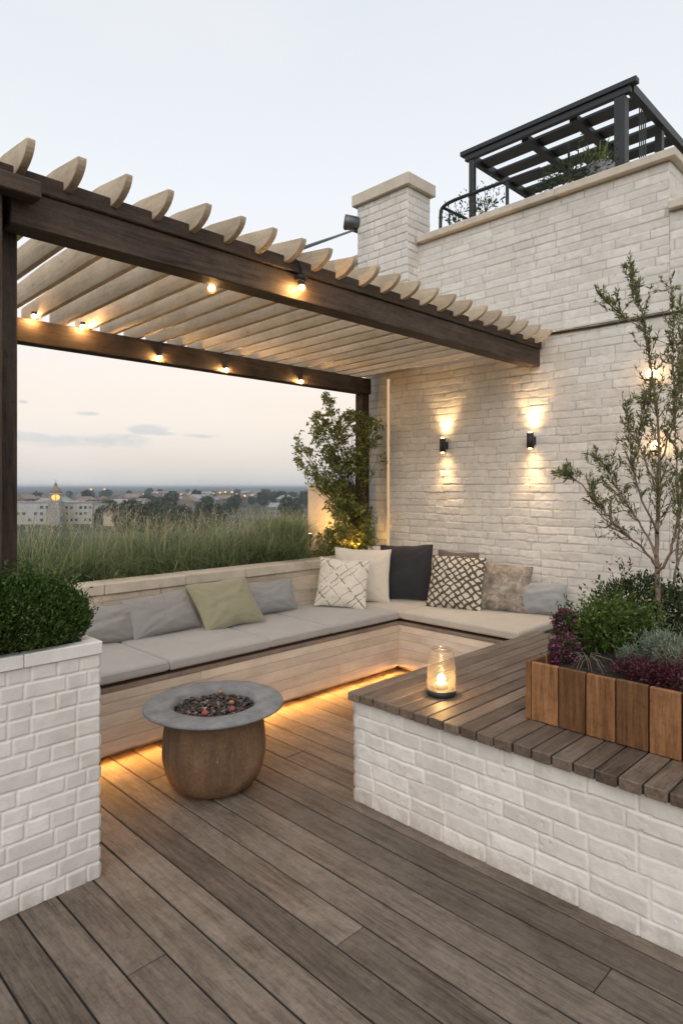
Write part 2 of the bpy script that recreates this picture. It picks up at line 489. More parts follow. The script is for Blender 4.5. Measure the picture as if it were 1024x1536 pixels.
def m_grass():
    N = NT('meadow_grass_blade'); t = N.attr('tone'); al = N.attr('along')
    g = N.ramp(t, [(0, (.05, .10, .03)), (.5, (.14, .21, .085)), (1, (.32, .33, .17))])
    s = N.ramp(t, [(0, (.17, .25, .11)), (.5, (.38, .41, .23)), (1, (.68, .57, .40))])
    c = N.mix(N.ramp(al, [(.25, 0.0), (.95, 1.0)]), g, s)
    p = N.bsdf(c, .7, spec=.2)
    tr = N.n('ShaderNodeBsdfTranslucent'); N.l(c, tr.inputs[0])
    mx = N.n('ShaderNodeMixShader'); mx.inputs[0].default_value = .3
    N.l(p.outputs[0], mx.inputs[1]); N.l(tr.outputs[0], mx.inputs[2]); N.l(mx.outputs[0], N.out.inputs['Surface'])
    return N.m
M['grass'] = m_grass()

# ------------------------------------------------------------------ brick relief
def brick_panel(name, O, U, V, NN, W, H, ch, lens, mortar=.008, depth=.006, rnd=.006, rc=.012, warp=.004, res=.006, seed=1,
                mat=None, parent=None, ends=(True, True), jitter=.05, rough=.0018, tilt=.002, mask=None, vwarp=None, chip=.45):
    O, U, V, NN = (np.array(a, float) for a in (O, U, V, NN))
    g = np.random.default_rng(seed)
    nu, nv = max(2, int(W / res) + 1), max(2, int(H / res) + 1)
    u = np.linspace(0, W, nu); v = np.linspace(0, H, nv)
    uu, vv = np.meshgrid(u, v)
    wa = warp if vwarp is None else warp * vwarp(vv)
    wu = uu + wa * fbm(uu * 5 + seed, vv * 5, seed)
    wv = vv + wa * fbm(uu * 4, vv * 9 + 5, seed + 3)
    wv = wv + wa * .35 * fbm(uu * 22, vv * 22, seed + 4, 2)
    rb = [-.001]
    while rb[-1] < H + ch:
        rb.append(rb[-1] + ch * (1 + g.uniform(-jitter, jitter)))
    rb[0] = -.05; rb = np.array(rb)
    k = np.round(H / ch); 
    row = np.clip(np.searchsorted(rb, wv) - 1, 0, len(rb) - 2)
    dv = np.minimum(wv - rb[row], rb[row + 1] - wv)
    du = np.zeros_like(dv); col = np.zeros_like(row); cu = np.zeros_like(dv)
    for r_ in range(row.min(), row.max() + 1):
        e = [-.05 if ends[0] else -g.uniform(0, .2)]
        first = True
        while e[-1] < W + .05:
            L = g.choice(lens) * (1 + g.uniform(-.08, .08))
            if first: L = L * (1.0 if r_ % 2 else .55) + (.05 if ends[0] else 0); first = False
            e.append(e[-1] + L)
        e = np.array(e)
        if ends[1]:
            e = e[e < W - .06]; e = np.append(e, W + .05)
        m = row == r_
        x = wu[m]; c_ = np.clip(np.searchsorted(e, x) - 1, 0, len(e) - 2)
        du[m] = np.minimum(x - e[c_], e[c_ + 1] - x); col[m] = c_; cu[m] = x - (e[c_] + e[c_ + 1]) / 2
    a, b = du - mortar / 2, dv - mortar / 2
    dd = rc - np.hypot(np.maximum(rc - a, 0), np.maximum(rc - b, 0))
    dd = dd - .0045 * chip * np.clip(fbm(uu * 34 + 3, vv * 34, seed + 21, 3) - .12, 0, 1) * 2.2          # chipped arrises
    prof = sstep(-.001, rnd, dd)
    tone = _h(row * 7 + 3, col * 13 + 1, seed + 50); off = _h(row * 3 + 1, col * 5 + 9, seed + 60) - .5
    tl = _h(row * 11, col * 17, seed + 70) - .5; tl2 = _h(row * 5, col * 3, seed + 80) - .5
    h = prof * (depth + off * tilt * 1.6 + tl * tilt * cu / .12) + prof * tilt * tl2 * (wv - rb[row] - ch / 2) / ch * 2
    h = h + rough * (fbm(uu * 28, vv * 28, seed + 9, 4) * 1.0 + fbm(uu * 6, vv * 6, seed + 13, 3) * 1.3)
    P = O + uu[..., None] * U + vv[..., None] * V + h[..., None] * NN
    mo = 1 - sstep(-.001, rnd * .55, dd)
    idx = np.arange(nu * nv).reshape(nv, nu)
    quad = np.stack([idx[:-1, :-1], idx[:-1, 1:], idx[1:, 1:], idx[1:, :-1]], -1).reshape(-1, 4)
    if mask is not None:
        cx = (uu[:-1, :-1] + uu[1:, 1:]) / 2; cy = (vv[:-1, :-1] + vv[1:, 1:]) / 2
        quad = quad[mask(cx, cy).ravel()]
    Pv = P.reshape(-1, 3); tn = tone.ravel(); mm = mo.ravel()
    # skirts
    bd = [idx[0, :], idx[:, -1], idx[-1, ::-1], idx[::-1, 0]]
    for e in bd:
        n0 = len(Pv); Pv = np.vstack([Pv, Pv[e] - NN * .03]); tn = np.append(tn, tn[e]); mm = np.append(mm, mm[e])
        j = np.arange(len(e) - 1)
        quad = np.vstack([quad, np.stack([e[j + 1], e[j], n0 + j, n0 + j + 1], -1)])
    if np.dot(np.cross(U, V), NN) < 0: quad = quad[:, ::-1]
    return mesh(name, Pv, np.ascontiguousarray(quad), mat, parent, True, {'tone': tn, 'mortar': mm})

# ------------------------------------------------------------------ foliage
def unit(v): return v / (np.linalg.norm(v, axis=-1, keepdims=True) + 1e-9)
def leaves(name, P, D, L, wr, mat, parent=None, tone=None, fold=.25, seed=0, curl=0.0):
    g = np.random.default_rng(seed); n = len(P)
    D = unit(D); s = unit(np.cross(D, unit(g.normal(size=(n, 3))))); nn = np.cross(D, s)
    L = np.broadcast_to(np.asarray(L, float).reshape(-1, 1), (n, 1)); w = L * wr * .5
    mid = P + D * L * .45 + nn * w * fold * 0
    V = np.stack([P, mid + s * w + nn * w * fold * 2, P + D * L - nn * L * curl, mid - s * w + nn * w * fold * 2], 1).reshape(-1, 3)
    b = np.arange(n)[:, None] * 4
    F = np.concatenate([b + np.array([[0, 1, 2]]), b + np.array([[0, 2, 3]])], 0)
    if tone is None: tone = g.random(n)
    return mesh(name, V, F, mat, parent, False, {'tone': np.repeat(tone, 4)})

def blob_points(c, rad, n, g, shell=.55, lump=.18, sup=2.0):
    """points through a lumpy ellipsoid (towards its outside), with outward directions"""
    d = unit(g.normal(size=(n, 3)))
    if sup != 2.0:
        k = (np.abs(d) ** sup).sum(1, keepdims=True) ** (-1 / sup); d2 = d * k
    else: d2 = d
    th = np.arctan2(d[:, 1], d[:, 0]); ph = d[:, 2]
    lm = 1 + lump * fbm(th * 2.2 + 9, ph * 3.2 + 5, int(g.integers(999)), 3)
    r = g.random(n) ** .33; r = shell + (1 - shell) * r
    return np.array(c) + d2 * np.array(rad) * (r * lm)[:, None], d

# ================================================================== CAMERA
cam = bpy.data.cameras.new('camera'); co = bpy.data.objects.new('camera', cam); COL.objects.link(co)
cam.sensor_fit = 'VERTICAL'; cam.sensor_height = 36; cam.lens = 960 / 1536 * 36
cam.shift_y = -38 / 1536; cam.clip_end = 30000; cam.clip_start = .05
co.location = (0, 0, EYE); co.rotation_euler = (R(90), 0, R(-45)); S.camera = co

# ================================================================== SETTING
WX = 5.14                                                            # lamp-lit wall plane
# deck
dk = MB(); x = .695 - .1446 * 26; i = -26
joints = {2: [1.976], 6: [1.59], 9: [.87], 4: [.42, 3.9], 7: [3.2], 12: [2.9], 3: [3.35], 10: [3.3], 5: [-.4], 8: [-.1]}
while x < 5.1:
    js = [-3.2] + sorted(joints.get(i, [random.uniform(-2.6, -.3)])) + [4.34]
    for a, b in zip(js[:-1], js[1:]):
        dk.box((x + .0041, a + .002, -.028), (x + .1446 - .0041, b - .0013, random.uniform(-.0008, .0008)), .0022)
    x += .1446; i += 1
tag(dk.build('deck', M['deck']), kind='structure')
dj = MB(); dj.box((-3.05, -3.15, -.020), (5.10, 4.33, -.0055), .0005, .4)  # near-black sheet in the board gaps, their shade put into its colour
tag(dj.build('deck_gap_shade', M['sub']), kind='structure')
sl = MB(); sl.box((-3.1, -3.2, -.40), (5.12, 5.9, -.045), .002, .4)
tag(sl.build('roof_slab', M['sub']), kind='structure')
sl = MB(); sl.box((-3.1, -3.2, -18.5), (5.12, 5.9, -.404), .01, .4)
o = sl.build('building_below', M['slab']); tag(o, 'pale building below the terrace carrying the wooden deck', 'building')

# ground + hills
n = 170
s_ = np.linspace(-1, 1, n); g_ = np.sign(s_) * np.abs(s_) ** 3.2 * 9500
gx, gy = np.meshgrid(g_ + 60, g_ + 60)
dist = np.hypot(gx, gy)
gz = -18.5 + sstep(120, 900, dist) * 3.0 * fbm(gx / 260, gy / 260, 4, 4) + sstep(2200, 8000, dist) * (15 + 5.5 * fbm(gx / 1400, gy / 1400, 8, 4))
ix = np.arange(n * n).reshape(n, n)
q = np.stack([ix[:-1, :-1], ix[:-1, 1:], ix[1:, 1:], ix[1:, :-1]], -1).reshape(-1, 4)
N = NT('far_ground'); o_ = N.obj()
c = N.ramp(N.noise(o_, .012, 6, .6), [(.36, (.018, .025, .014)), (.5, (.04, .044, .028)), (.62, (.085, .078, .06))])
c = N.mix(N.ramp(N.noise(o_, .09, 4, .6), [(.5, 0.0), (.68, .75)]), c, (.032, .042, .022))
c = N.mix(N.ramp(N.noise(N.mapping(o_, (1, 1, 1), (0, 0, R(45))), .03, 3, .5), [(.6, 0.0), (.66, .6)]), c, (.20, .185, .16))
N.bsdf(c, .95, spec=.1)
tag(mesh('ground', np.stack([gx, gy, gz], -1).reshape(-1, 3), q, N.m, None, True), kind='structure')

# haze
hz = MB(); hz.box((-9600, -9600, -24.0), (9700, 9700, 9.0), 0, 0)
N = NT('pale_haze'); pv = N.n('ShaderNodeVolumePrincipled')
pv.inputs['Color'].default_value = (.56, .635, .735, 1); pv.inputs['Density'].default_value = .00022; pv.inputs['Anisotropy'].default_value = 0.0
N.l(pv.outputs[0], N.out.inputs['Volume'])
HAZE = tag(hz.build('haze', N.m), kind='stuff')

# ================================================================== HOUSE (wall with the lamps, chimney, parapets)
house = thing('brick_house', 'cream painted brick house wall rising above the bench, with chimney and stepped parapet', 'house', (WX, 1.5, 0))
b = MB()
b.box((WX + .004, 1.66, -18.5), (9.5, 4.42, 3.70), .002, .5)
b.box((WX + .004, 1.66, 3.702), (WX + .30, 4.42, 4.05), .002, .5)
b.box((WX + .302, 1.66, 3.702), (9.5, 1.95, 4.05), .002, .5)
b.box((WX + .004, -3.5, -18.5), (9.5, 1.658, 3.66), .002, .5)
b.box((WX + .16, 4.422, -18.5), (9.5, 4.90, 2.94), .002, .5)
b.box((WX + .01, 4.422, 2.942), (9.5, 5.36, 4.08), .002, .5)
b.build('core', M['stone'], house)
vw = lambda v: .2 + 1.7 * (1 - sstep(2.5, 2.95, v))
brick_panel('wall', (WX, 4.42, -.06), (0, -1, 0), (0, 0, 1), (-1, 0, 0), 2.76, 4.11, .070, [.2, .215, .23, .26, .34], .0038, .0036, .0045, .004,
            .0068, .0072, 11, M['brick_wall'], house, (False, False), .06, .0022, .0024, vwarp=vw)
brick_panel('wall', (WX, 1.659, -.06), (0, -1, 0), (0, 0, 1), (-1, 0, 0), 2.2, 3.72, .070, [.2, .215, .23, .26, .34], .0038, .0036, .0045, .004,
            .0068, .0085, 12, M['brick_wall'], house, (False, False), .06, .0022, .0024, vwarp=vw)
brick_panel('return_wall', (WX, 1.66, 3.70), (1, 0, 0), (0, 0, 1), (0, -1, 0), 3.2, .35, .085, [.25, .32], .005, .006, .006, .008,
            .004, .012, 13, M['brick_wall'], house, (True, False))
brick_panel('setback_wall', (WX + .156, 4.90, .5), (0, -1, 0), (0, 0, 1), (-1, 0, 0), .476, 2.44, .085, [.3, .4], .004, .004, .006, .008,
            .003, .012, 14, M['brick_wall'], house, (True, False))
brick_panel('upper_wall', (WX + .006, 5.36, 2.945), (0, -1, 0), (0, 0, 1), (-1, 0, 0), .94, 1.13, .085, [.25, .32], .004, .005, .006, .008,
            .003, .012, 15, M['brick_wall'], house, (True, False))
cp = MB()
yy = [1.60, 2.55, 3.45, 4.02]
for a, e in zip(yy[:-1], yy[1:]): cp.box((WX - .06, a + .0015, 4.052), (WX + .34, e - .0015, 4.118), .006)
cp.box((WX + .342, 1.60, 4.052), (8.6, 1.99, 4.117), .006)
cp.build('coping', M['stone'], house); cp = MB(); cp.box((WX - .05, 4.74, 4.082), (WX + .34, 5.40, 4.15), .006)
cp.build('coping', M['stone'], house); cp = MB()
for a, e in ((-.3, .62), (.62, 1.655)): cp.box((WX - .06, a + .0015, 3.664), (WX + .34, e - .0015, 3.728), .006)
cp.build('coping', M['stone'], house)
fl = MB()
fl.tube([(WX - .012, 2.64, 2.905), (WX - .016, 2.2, 2.897), (WX - .013, 1.7, 2.90), (WX - .016, .9, 2.893), (WX - .014, -.4, 2.90)], .009, 8)
fl.build('cable', M['metal'], house)
ld = MB(); ld.box((WX - .035, 1.66, 2.915), (WX - .012, 2.62, 2.925), .002, .4); ld.build('ledge', M['stone'], house)
# chimney on the wall head
ch = MB(); ch.box((4.975, 4.045, 2.94), (5.32, 4.715, 4.59), .002, .5)
chim = ch.build('chimney', M['stone'], house)
br_args = dict(mortar=.005, depth=.006, rnd=.007, rc=.008, warp=.003, res=.007, mat=M['brick_wall'], jitter=.06)
child(brick_panel('brick_face', (4.97, 4.72, 2.94), (0, -1, 0), (0, 0, 1), (-1, 0, 0), .68, 1.65, .079, [.15, .22, .3], seed=21, **br_args), chim)
child(brick_panel('brick_face', (4.97, 4.04, 2.94), (1, 0, 0), (0, 0, 1), (0, -1, 0), .355, 1.65, .079, [.15, .22], seed=22, **br_args), chim)
cc = MB(); cc.box((4.92, 3.99, 4.592), (5.37, 4.77, 4.712), .006, .3); child(cc.build('chimney_cap', M['stone']), chim)

# lit reveal strip at the wall's end
es = thing('strip_light', 'slim vertical warm strip light in the corner where the lamp wall ends', 'light', (WX + .02, 4.432, .56))
e = MB(); e.box((WX - .002, 4.424, .56), (WX + .02, 4.46, 2.74), .004, .4); e.build('diffuser', M['edge_led'], es)
e = MB(); e.box((WX + .0205, 4.424, .56), (WX + .03, 4.47, 2.74), .002, .4); e.build('profile', M['steel'], es)
def lamp(name, typ, loc, energy, color=LAMPC, **kw):
    l = bpy.data.lights.new(name, typ); l.energy = energy; l.color = color
    for k, v in kw.items(): setattr(l, k, v)
    o = bpy.data.objects.new(name, l); COL.objects.link(o); o.location = loc; return o

# low pale parapet beyond the bed
pw = thing('parapet_wall', 'low pale rendered parapet wall behind the climbing shrub', 'wall', (5.3, 5.3, 0))
p = MB(); p.box((5.16, 4.93, -.044), (5.36, 5.74, 1.56), .01, .5); p.build('wall', M['stone'], pw)
p = MB(); p.box((5.157, 4.93, 1.562), (5.363, 5.745, 1.62), .012, .5); p.build('coping', M['stone'], pw)

# ================================================================== WALL LAMPS
def sconce():
    t = thing('wall_sconce', 'black up and down wall lamp nearest the glowing corner strip', 'wall lamp', (0, 0, 0), 'up and down wall lamps on the brick wall', True)
    m = MB(); m.tube([(-.062, 0, -.068), (-.062, 0, .068)], .018, 20)
    m.tube([(-.062, .023, -.068), (-.062, .023, .068)], .010, 16); m.tube([(-.062, -.023, -.068), (-.062, -.023, .068)], .010, 16)
    m.build('body', M['metal'], t)
    m = MB(); m.box((-.042, -.022, -.035), (.004, .022, .035), .004); m.build('bracket', M['metal'], t)
    for s in (-1, 1):
        m = MB(); m.lathe([(0, s * .0682), (.015, s * .0682), (.015, s * .0705), (0, s * .0705)], (-.062, 0, 0), 20); m.build('lens', M['bulb'], t)
    return t
def sconce_lights(y, z, e=1.0):
    for s in (-1, 1):
        # visible lens + real spot
        for (ang, en, bl, off) in ((74, 3.9, .7, .0), (140, .8, .9, .0)):
            sp = lamp('sconce_spot', 'SPOT', (WX - .070, y, z + s * .076), en * e * (1.15 if s < 0 else 1.0), (1, .62, .28), spot_size=R(ang), spot_blend=bl, shadow_soft_size=.012)
            sp.rotation_euler = (0, R(8) * (1 if s < 0 else -1), 0) if s < 0 else (R(180), R(8), 0)
            sp.parent = None
sc0 = sconce(); sc0.location = (WX - .006, 3.69, 2.0)
sc1 = dup(sc0, (WX - .006, 2.765, 2.0), 'black up and down wall lamp under the end of the dark front beam')
for y_, z_, e_ in ((3.69, 2.0, 1), (2.765, 2.0, 1)): sconce_lights(y_, z_, e_)
def wall_lantern(y, z, label):
    gl = thing('wall_lantern', label, 'lantern', (WX, y, z), 'globe wall lanterns behind the slender tree')
    g2 = MB(); g2.lathe([(.0, -.036), (.018, -.032), (.032, -.016), (.036, 0), (.032, .018), (.018, .032), (0, .036)], (WX - .085, y, z), 20); g2.build('globe', M['wbulb'], gl)
    g2 = MB(); g2.tube([(WX, y, z - .07), (WX - .085, y, z - .07), (WX - .085, y, z - .048)], .008, 8); g2.lathe([(0, -.053), (.045, -.049), (.045, -.041), (0, -.037)], (WX - .085, y, z), 16)
    g2.build('bracket', M['metal'], gl)
wall_lantern(1.76, 2.45, 'small globe wall lantern glowing behind the top of the slender tree')
wall_lantern(1.73, 1.91, 'small globe wall lantern glowing behind the middle branches of the slender tree')

# floodlight + stay on the chimney
ft = thing('floodlight', 'grey round floodlight fixed to the left side of the chimney', 'floodlight', (4.96, 4.78, 4.42))
ax = np.array([-.62, .6, .1]); ax /= np.linalg.norm(ax); fc = np.array([4.93, 4.78, 4.43])
f = MB(); f.tube([fc - ax * .09, fc - ax * .07, fc + ax * .03, fc + ax * .07, fc + ax * .075], [.045, .07, .078, .082, .07], 24); f.build('housing', M['steel'], ft)
f = MB(); f.tube([fc + ax * .076, fc + ax * .082], [.066, .064], 24); f.build('lens', M['cap'], ft)
f = MB(); f.tube([fc - ax * .02 - np.array([0, 0, .08]), fc - np.array([-.05, .05, .10])], .016, 8); f.build('bracket', M['metal'], ft)
st = MB(); st.tube([(4.93, 4.74, 4.34), (2.36, 2.72, 2.926)], .011, 8)
tag(st.build('stay_rod', M['steel']), 'thin dark steel stay rod running from the chimney down to the pergola rafters', 'rod')

# ================================================================== PERGOLA
pg = thing('pergola', 'dark timber pergola with pale curved rafters over the corner bench', 'pergola', (.82, 2.74, 0))
b = MB(); b.box((.862, 2.70, 2.640), (5.125, 2.82, 2.785), .005, .35); b.build('beam', M['beam'], pg)
b = MB(); b.box((.10, 2.685, 2.787), (5.125, 2.835, 2.862), .005, .7); b.build('beam_top_board', M['beam'], pg)
b = MB(); b.box((.10, 2.60, 2.728), (.945, 2.683, 2.795), .005, .2); b.build('bracket', M['beam'], pg)
b = MB(); b.box((.20, 4.70, 2.605), (5.16, 4.82, 2.772), .005, .55); b.build('beam', M['beam'], pg)
b = MB(); b.box((.66, 2.665, .80), (.822, 2.797, 2.727), .006, .3); b.build('post', M['post'], pg)
b = MB(); b.box((.72, 2.823, .80), (.928, 2.90, 2.786), .006, .8); b.build('post', M['post'], pg)
b = MB(); b.box((5.03, 4.72, .3), (5.15, 4.82, 2.603), .006, .6); b.build('post', M['post'], pg)
b = MB(); b.box((.45, 4.703, .3), (.63, 4.83, 2.603), .006, .1); b.build('post', M['post'], pg)
arc = [(2.70 - .16 * math.cos(R(a)), 2.918 - .096 * math.sin(R(a))) for a in (0, 8, 18, 28, 38, 48, 58, 68, 78, 90)]
prof = [(4.96, 2.900), (4.0, 2.945), (2.86, 2.952), (2.80, 2.950)] + arc + [(2.72, 2.808), (4.96, 2.776)]
for k in range(-3, 22):
    x = .866 + .197 * k
    if x + .046 > WX: x = WX - .06
    m = MB(); m.prism([(y_, z_) for (y_, z_) in prof][::-1], 0, x + random.uniform(-.003, .003), x + .034, random.random())
    o = m.build('rafter', M['rafter'], pg)
    bv = o.modifiers.new('b', 'BEVEL'); bv.width = .004; bv.segments = 2; bv.limit_method = 'ANGLE'; bv.angle_limit = R(50)

lampspots = [
    ((1.64, 4.66, 2.785), 'tiny glowing lamp on the far beam, first from the front post', 0),
    ((1.98, 4.66, 2.775), 'tiny glowing lamp on the far beam, second from the front post', 0),
    ((2.61, 4.675, 2.64), 'tiny glowing lamp on the far beam, third from the front post', 0),
    ((3.25, 4.672, 2.622), 'tiny glowing lamp on the far beam, fourth from the front post', 0),
    ((4.12, 4.672, 2.622), 'tiny glowing lamp on the far beam, closest to the climbing shrub', 0),
    ((1.90, 2.865, 2.645), 'tiny glowing lamp behind the lower edge of the front beam', 0),
    ((2.345, 2.655, 2.70), 'tiny glowing lamp hanging from a bracket on the outer face of the front beam', 2),
]
def bulb_lamp(loc, label, typ):
    t = thing('pergola_lamp', label, 'lamp', loc, 'small lamps on the pergola beams')
    x, y, z = loc
    m = MB(); m.lathe([(0, -.016), (.009, -.013), (.0145, -.004), (.0145, .003), (.009, .012), (0, .014)], (x, y, z), 16); bu = m.build('bulb', M['pbulb'], t)
    m = MB(); m.lathe([(0, -.030), (.012, -.027), (.022, -.018), (.026, -.006), (.024, .004), (.015, .0095), (.0115, .0098)], (x, y, z), 20); m.F = m.F[:-1]; m.S = m.S[:-1]; child(m.build('globe', M['globe']), bu)  # second lathe is the added halo shell, the bulb's glow given a shape
    m = MB()
    m.lathe([(.011, .010), (.019, .011), (.019, .030), (0, .031)], (x, y, z), 16)
    if typ == 2:
        m.tube([(x - .02, y, z + .005), (x - .022, y, z + .055)], .004, 6); m.tube([(x + .02, y, z + .005), (x + .022, y, z + .055)], .004, 6)
        m.box((x - .03, y - .012, z + .05), (x + .03, y + .033, z + .068), .003)
        m.tube([(x + .012, y + .026, z + .06), (x + .012, y + .016, z + .11), (x - .01, y + .014, z + .14), (x - .05, y + .016, z + .16)], .006, 8)
    elif typ == 1: m.box((x - .014, y - .014, z + .028), (x + .014, y + .014, z + .034), .002)
    else: m.box((x - .008, y - .02 if y < 3 else y, z + .010), (x + .008, y + .04 if y > 3 else y, z + .026), .002)
    m.build('holder', M['metal'], t)
for a in lampspots: bulb_lamp(*a)

# ================================================================== BENCH
BY, BX = 3.56, 4.26                                                  # front planes of the two legs
BK = 4.36                                                            # back rest plane
bn = thing('corner_bench', 'built in L shaped bench of pale whitewashed planks under the pergola', 'bench', (4.2, 3.9, 0))
def plank_run(m, axis, a0, a1, plane0, plane1, zs, jit=.0, gap=.0009):
    for z0, z1 in zip(zs[:-1], zs[1:]):
        p = a0
        while p < a1 - .01:
            e_ = min(a1, p + random.uniform(.9, 1.9))
            if a1 - e_ < .35: e_ = a1
            d = random.uniform(-.0015, .0015)
            if axis == 0: m.box((p + gap * .7, plane0 + d, z0 + gap), (e_ - gap * .7, plane1, z1 - gap), .002)
            else: m.box((plane0 + d, p + gap * .7, z0 + gap), (plane1, e_ - gap * .7, z1 - gap), .002)
            p = e_
zs = [.0545, .128, .207, .285, .350, .408]
m = MB(); plank_run(m, 0, .40, BX - .004, BY, BY + .025, zs); m.build('front_panel', M['bench'], bn)
m = MB(); plank_run(m, 1, 2.30, BY + .02, BX, BX + .025, zs); m.build('front_panel', M['bench_y'], bn)
m = MB(); m.box((.40, BY - .004, .410), (BX - .006, BY + .06, .440), .003, .5); m.box((.40, BY + .062, .42), (BX + .06, BK - .03, .438), .002, .4); m.build('seat_edge', M['edge'], bn)
m = MB(); m.box((BX - .004, 2.30, .410), (BX + .06, BY + .058, .440), .003, .2); m.box((BX + .062, 2.30, .42), (WX - .03, BK - .03, .4375), .002, .4); m.build('seat_edge', M['edge_y'], bn)
m = MB(); plank_run(m, 0, .40, WX - .012, BK, BK + .03, [.30, .55, .66, .79, .838]); m.build('back_panel', M['bench'], bn)
m = MB(); xs = [.40, 1.25, 2.0, 2.65, 3.22, 3.95, 4.55, WX - .012]
for a, e_ in zip(xs[:-1], xs[1:]): m.box((a + .002, BK - .022, .840), (e_ - .002, BK + .19, .918 + random.uniform(-.001, .001)), .006)
m.build('back_cap', M['stone'], bn)
m = MB(); m.box((.42, BY + .10, .0), (BX + .08, BY + .13, .408), .002, .4); m.box((BX + .10, 2.31, 0), (BX + .13, BY + .09, .408), .002, .4); m.build('plinth', M['bench'], bn)
m = MB(); m.box((2.45 - 2.05, BK + .19, .3), (WX - .02, BK + .21, .836), .002, .4)
m.box((.40, 5.70, -.044), (WX - .02, 5.74, .86), .002, .4); m.build('planter_trough', M['stone'], bn)
m = MB(); m.box((.42, BY + .055, .4405), (BX + .06, BK - .04, .464), .001, .4); m.build('cushion_gap_shade', M['sub'], bn)  # recessed support, coloured black to paint the shadow gap under the cushions
m = MB(); m.box((BX + .062, 2.33, .4405), (WX - .04, BK - .04, .4635), .001, .4); m.build('cushion_gap_shade', M['sub'], bn)
# under-bench strip
ls = thing('strip_light', 'amber strip light glowing under the front of the corner bench', 'light', (BX, BY, .05))
m = MB(); m.box((.45, BY + .032, .0475), (BX - .004, BY + .036, .0560), .0005); m.box((BX + .032, 2.32, .0475), (BX + .036, BY - .004, .0560), .0005); m.build('diffuser', M['led'], ls)
m = MB(); m.box((.45, BY + .0305, .0562), (BX + .06, BY + .095, .064), .001); m.box((BX + .0305, 2.32, .0562), (BX + .095, BY + .026, .064), .001); m.box((.45, BY + .0315, .0455), (BX + .045, BY + .09, .0473), .0005); m.box((BX + .0315, 2.32, .0455), (BX + .09, BY + .029, .0473), .0005); m.build('channel', M['steel'], ls)

# bed soil + seat cushions
m = MB(); m.box((.44, BK + .212, .80), (WX - .02, 5.70, .845), .002, .4)
tag(m.build('bed_soil', M['soil']), kind='structure')

def cushion(x0, x1, y0, y1, z0, z1, r=.022, seed=0, nx=44, ny=36):
    """soft slab: rounded edges, slightly crowned top"""
    g = seed
    def side(u): return np.sign(u) * (1 - (1 - np.abs(u)) ** 1.0)
    u = np.linspace(-1, 1, nx); v = np.linspace(-1, 1, ny)
    hx, hy, hz_ = (x1 - x0) / 2, (y1 - y0) / 2, (z1 - z0) / 2
    # map grid so that edge loops crowd the rims
    def crowd(t, h):
        k = np.abs(t); s = np.where(k < .72, k / .72 * (h - r), h - r + r * np.sin((k - .72) / .28 * math.pi / 2))
        dz = np.where(k < .72, 0, r * (1 - np.cos((k - .72) / .28 * math.pi / 2)))
        return np.sign(t) * s, dz
    sx, dzx = crowd(u, hx); sy, dzy = crowd(v, hy)
    X, Y = np.meshgrid(sx, sy); DX, DY = np.meshgrid(dzx, dzy)
    drop = np.minimum(np.hypot(DX, DY), r * 1.15)
    cr = .006 * (1 - (X / hx) ** 4) * (1 - (Y / hy) ** 4)
    wr = .0022 * fbm(X * 7 + seed, Y * 7, seed, 3)
    top = hz_ - drop + cr + wr
    Vt = np.stack([X, Y, top], -1).reshape(-1, 3); Vb = np.stack([X, Y, -hz_ + drop * .8], -1).reshape(-1, 3)
    n0 = nx * ny; idx = np.arange(n0).reshape(ny, nx)
    q = np.stack([idx[:-1, :-1], idx[:-1, 1:], idx[1:, 1:], idx[1:, :-1]], -1).reshape(-1, 4)
    F = [q, q[:, ::-1] + n0]
    for e_ in (idx[0, :], idx[:, -1], idx[-1, ::-1], idx[::-1, 0]):
        F.append(np.stack([e_[:-1] + n0, e_[1:] + n0, e_[1:], e_[:-1]], -1))
    return np.vstack([Vt, Vb]) + np.array([(x0 + x1) / 2, (y0 + y1) / 2, (z0 + z1) / 2]), np.vstack(F)
ZC0, ZC1 = .465, .532
FY, FX = BY - .03, BX - .03
cdefs = [
    (.90, 2.035, FY, BK - .01, 'cushion', 'grey seat cushion on the long bench beside the white brick planter'),
    (2.040, 2.825, FY - .006, BK - .01, 'cushion', 'grey seat cushion under the sage pillow, behind the fire bowl'),
    (2.830, 3.42, FY, BK - .01, 'cushion', 'grey seat cushion in front of the grey lumbar pillow right of the sage one'),
    (3.424, 4.226, FY - .004, BK - .01, 'cushion', 'grey seat cushion under the white line patterned pillow'),
    (4.230, WX - .02, 3.52, BK - .01, 'cushion_warm', 'beige seat cushion filling the corner under the charcoal pillow'),
    (FX, WX - .02, 2.40, 3.515, 'cushion_warm', 'long beige seat cushion against the brick wall under the lattice pillow'),
]
for k, (x0, x1, y0, y1, mt, lb) in enumerate(cdefs):
    Vv, Ff = cushion(x0, x1, y0, y1, ZC0, ZC1 + (.003 if k % 2 else 0), seed=k + 3)
    o = mesh('seat_cushion', Vv, Ff, M[mt], None, True); tag(o, lb, 'seat cushion', 'seat cushions on the corner bench')
    # piping
    z = ZC1 - .016
    pp = MB(); loop = [(x0 + .02, y0 + .002, z), (x1 - .02, y0 + .002, z), (x1 - .002, y0 + .02, z), (x1 - .002, y1 - .02, z), (x1 - .02, y1 - .002, z), (x0 + .02, y1 - .002, z), (x0 + .002, y1 - .02, z), (x0 + .002, y0 + .02, z), (x0 + .02, y0 + .002, z)]
    pp.tube(loop, .0028, 6, cap=False); child(pp.build('piping', M[mt]), o)

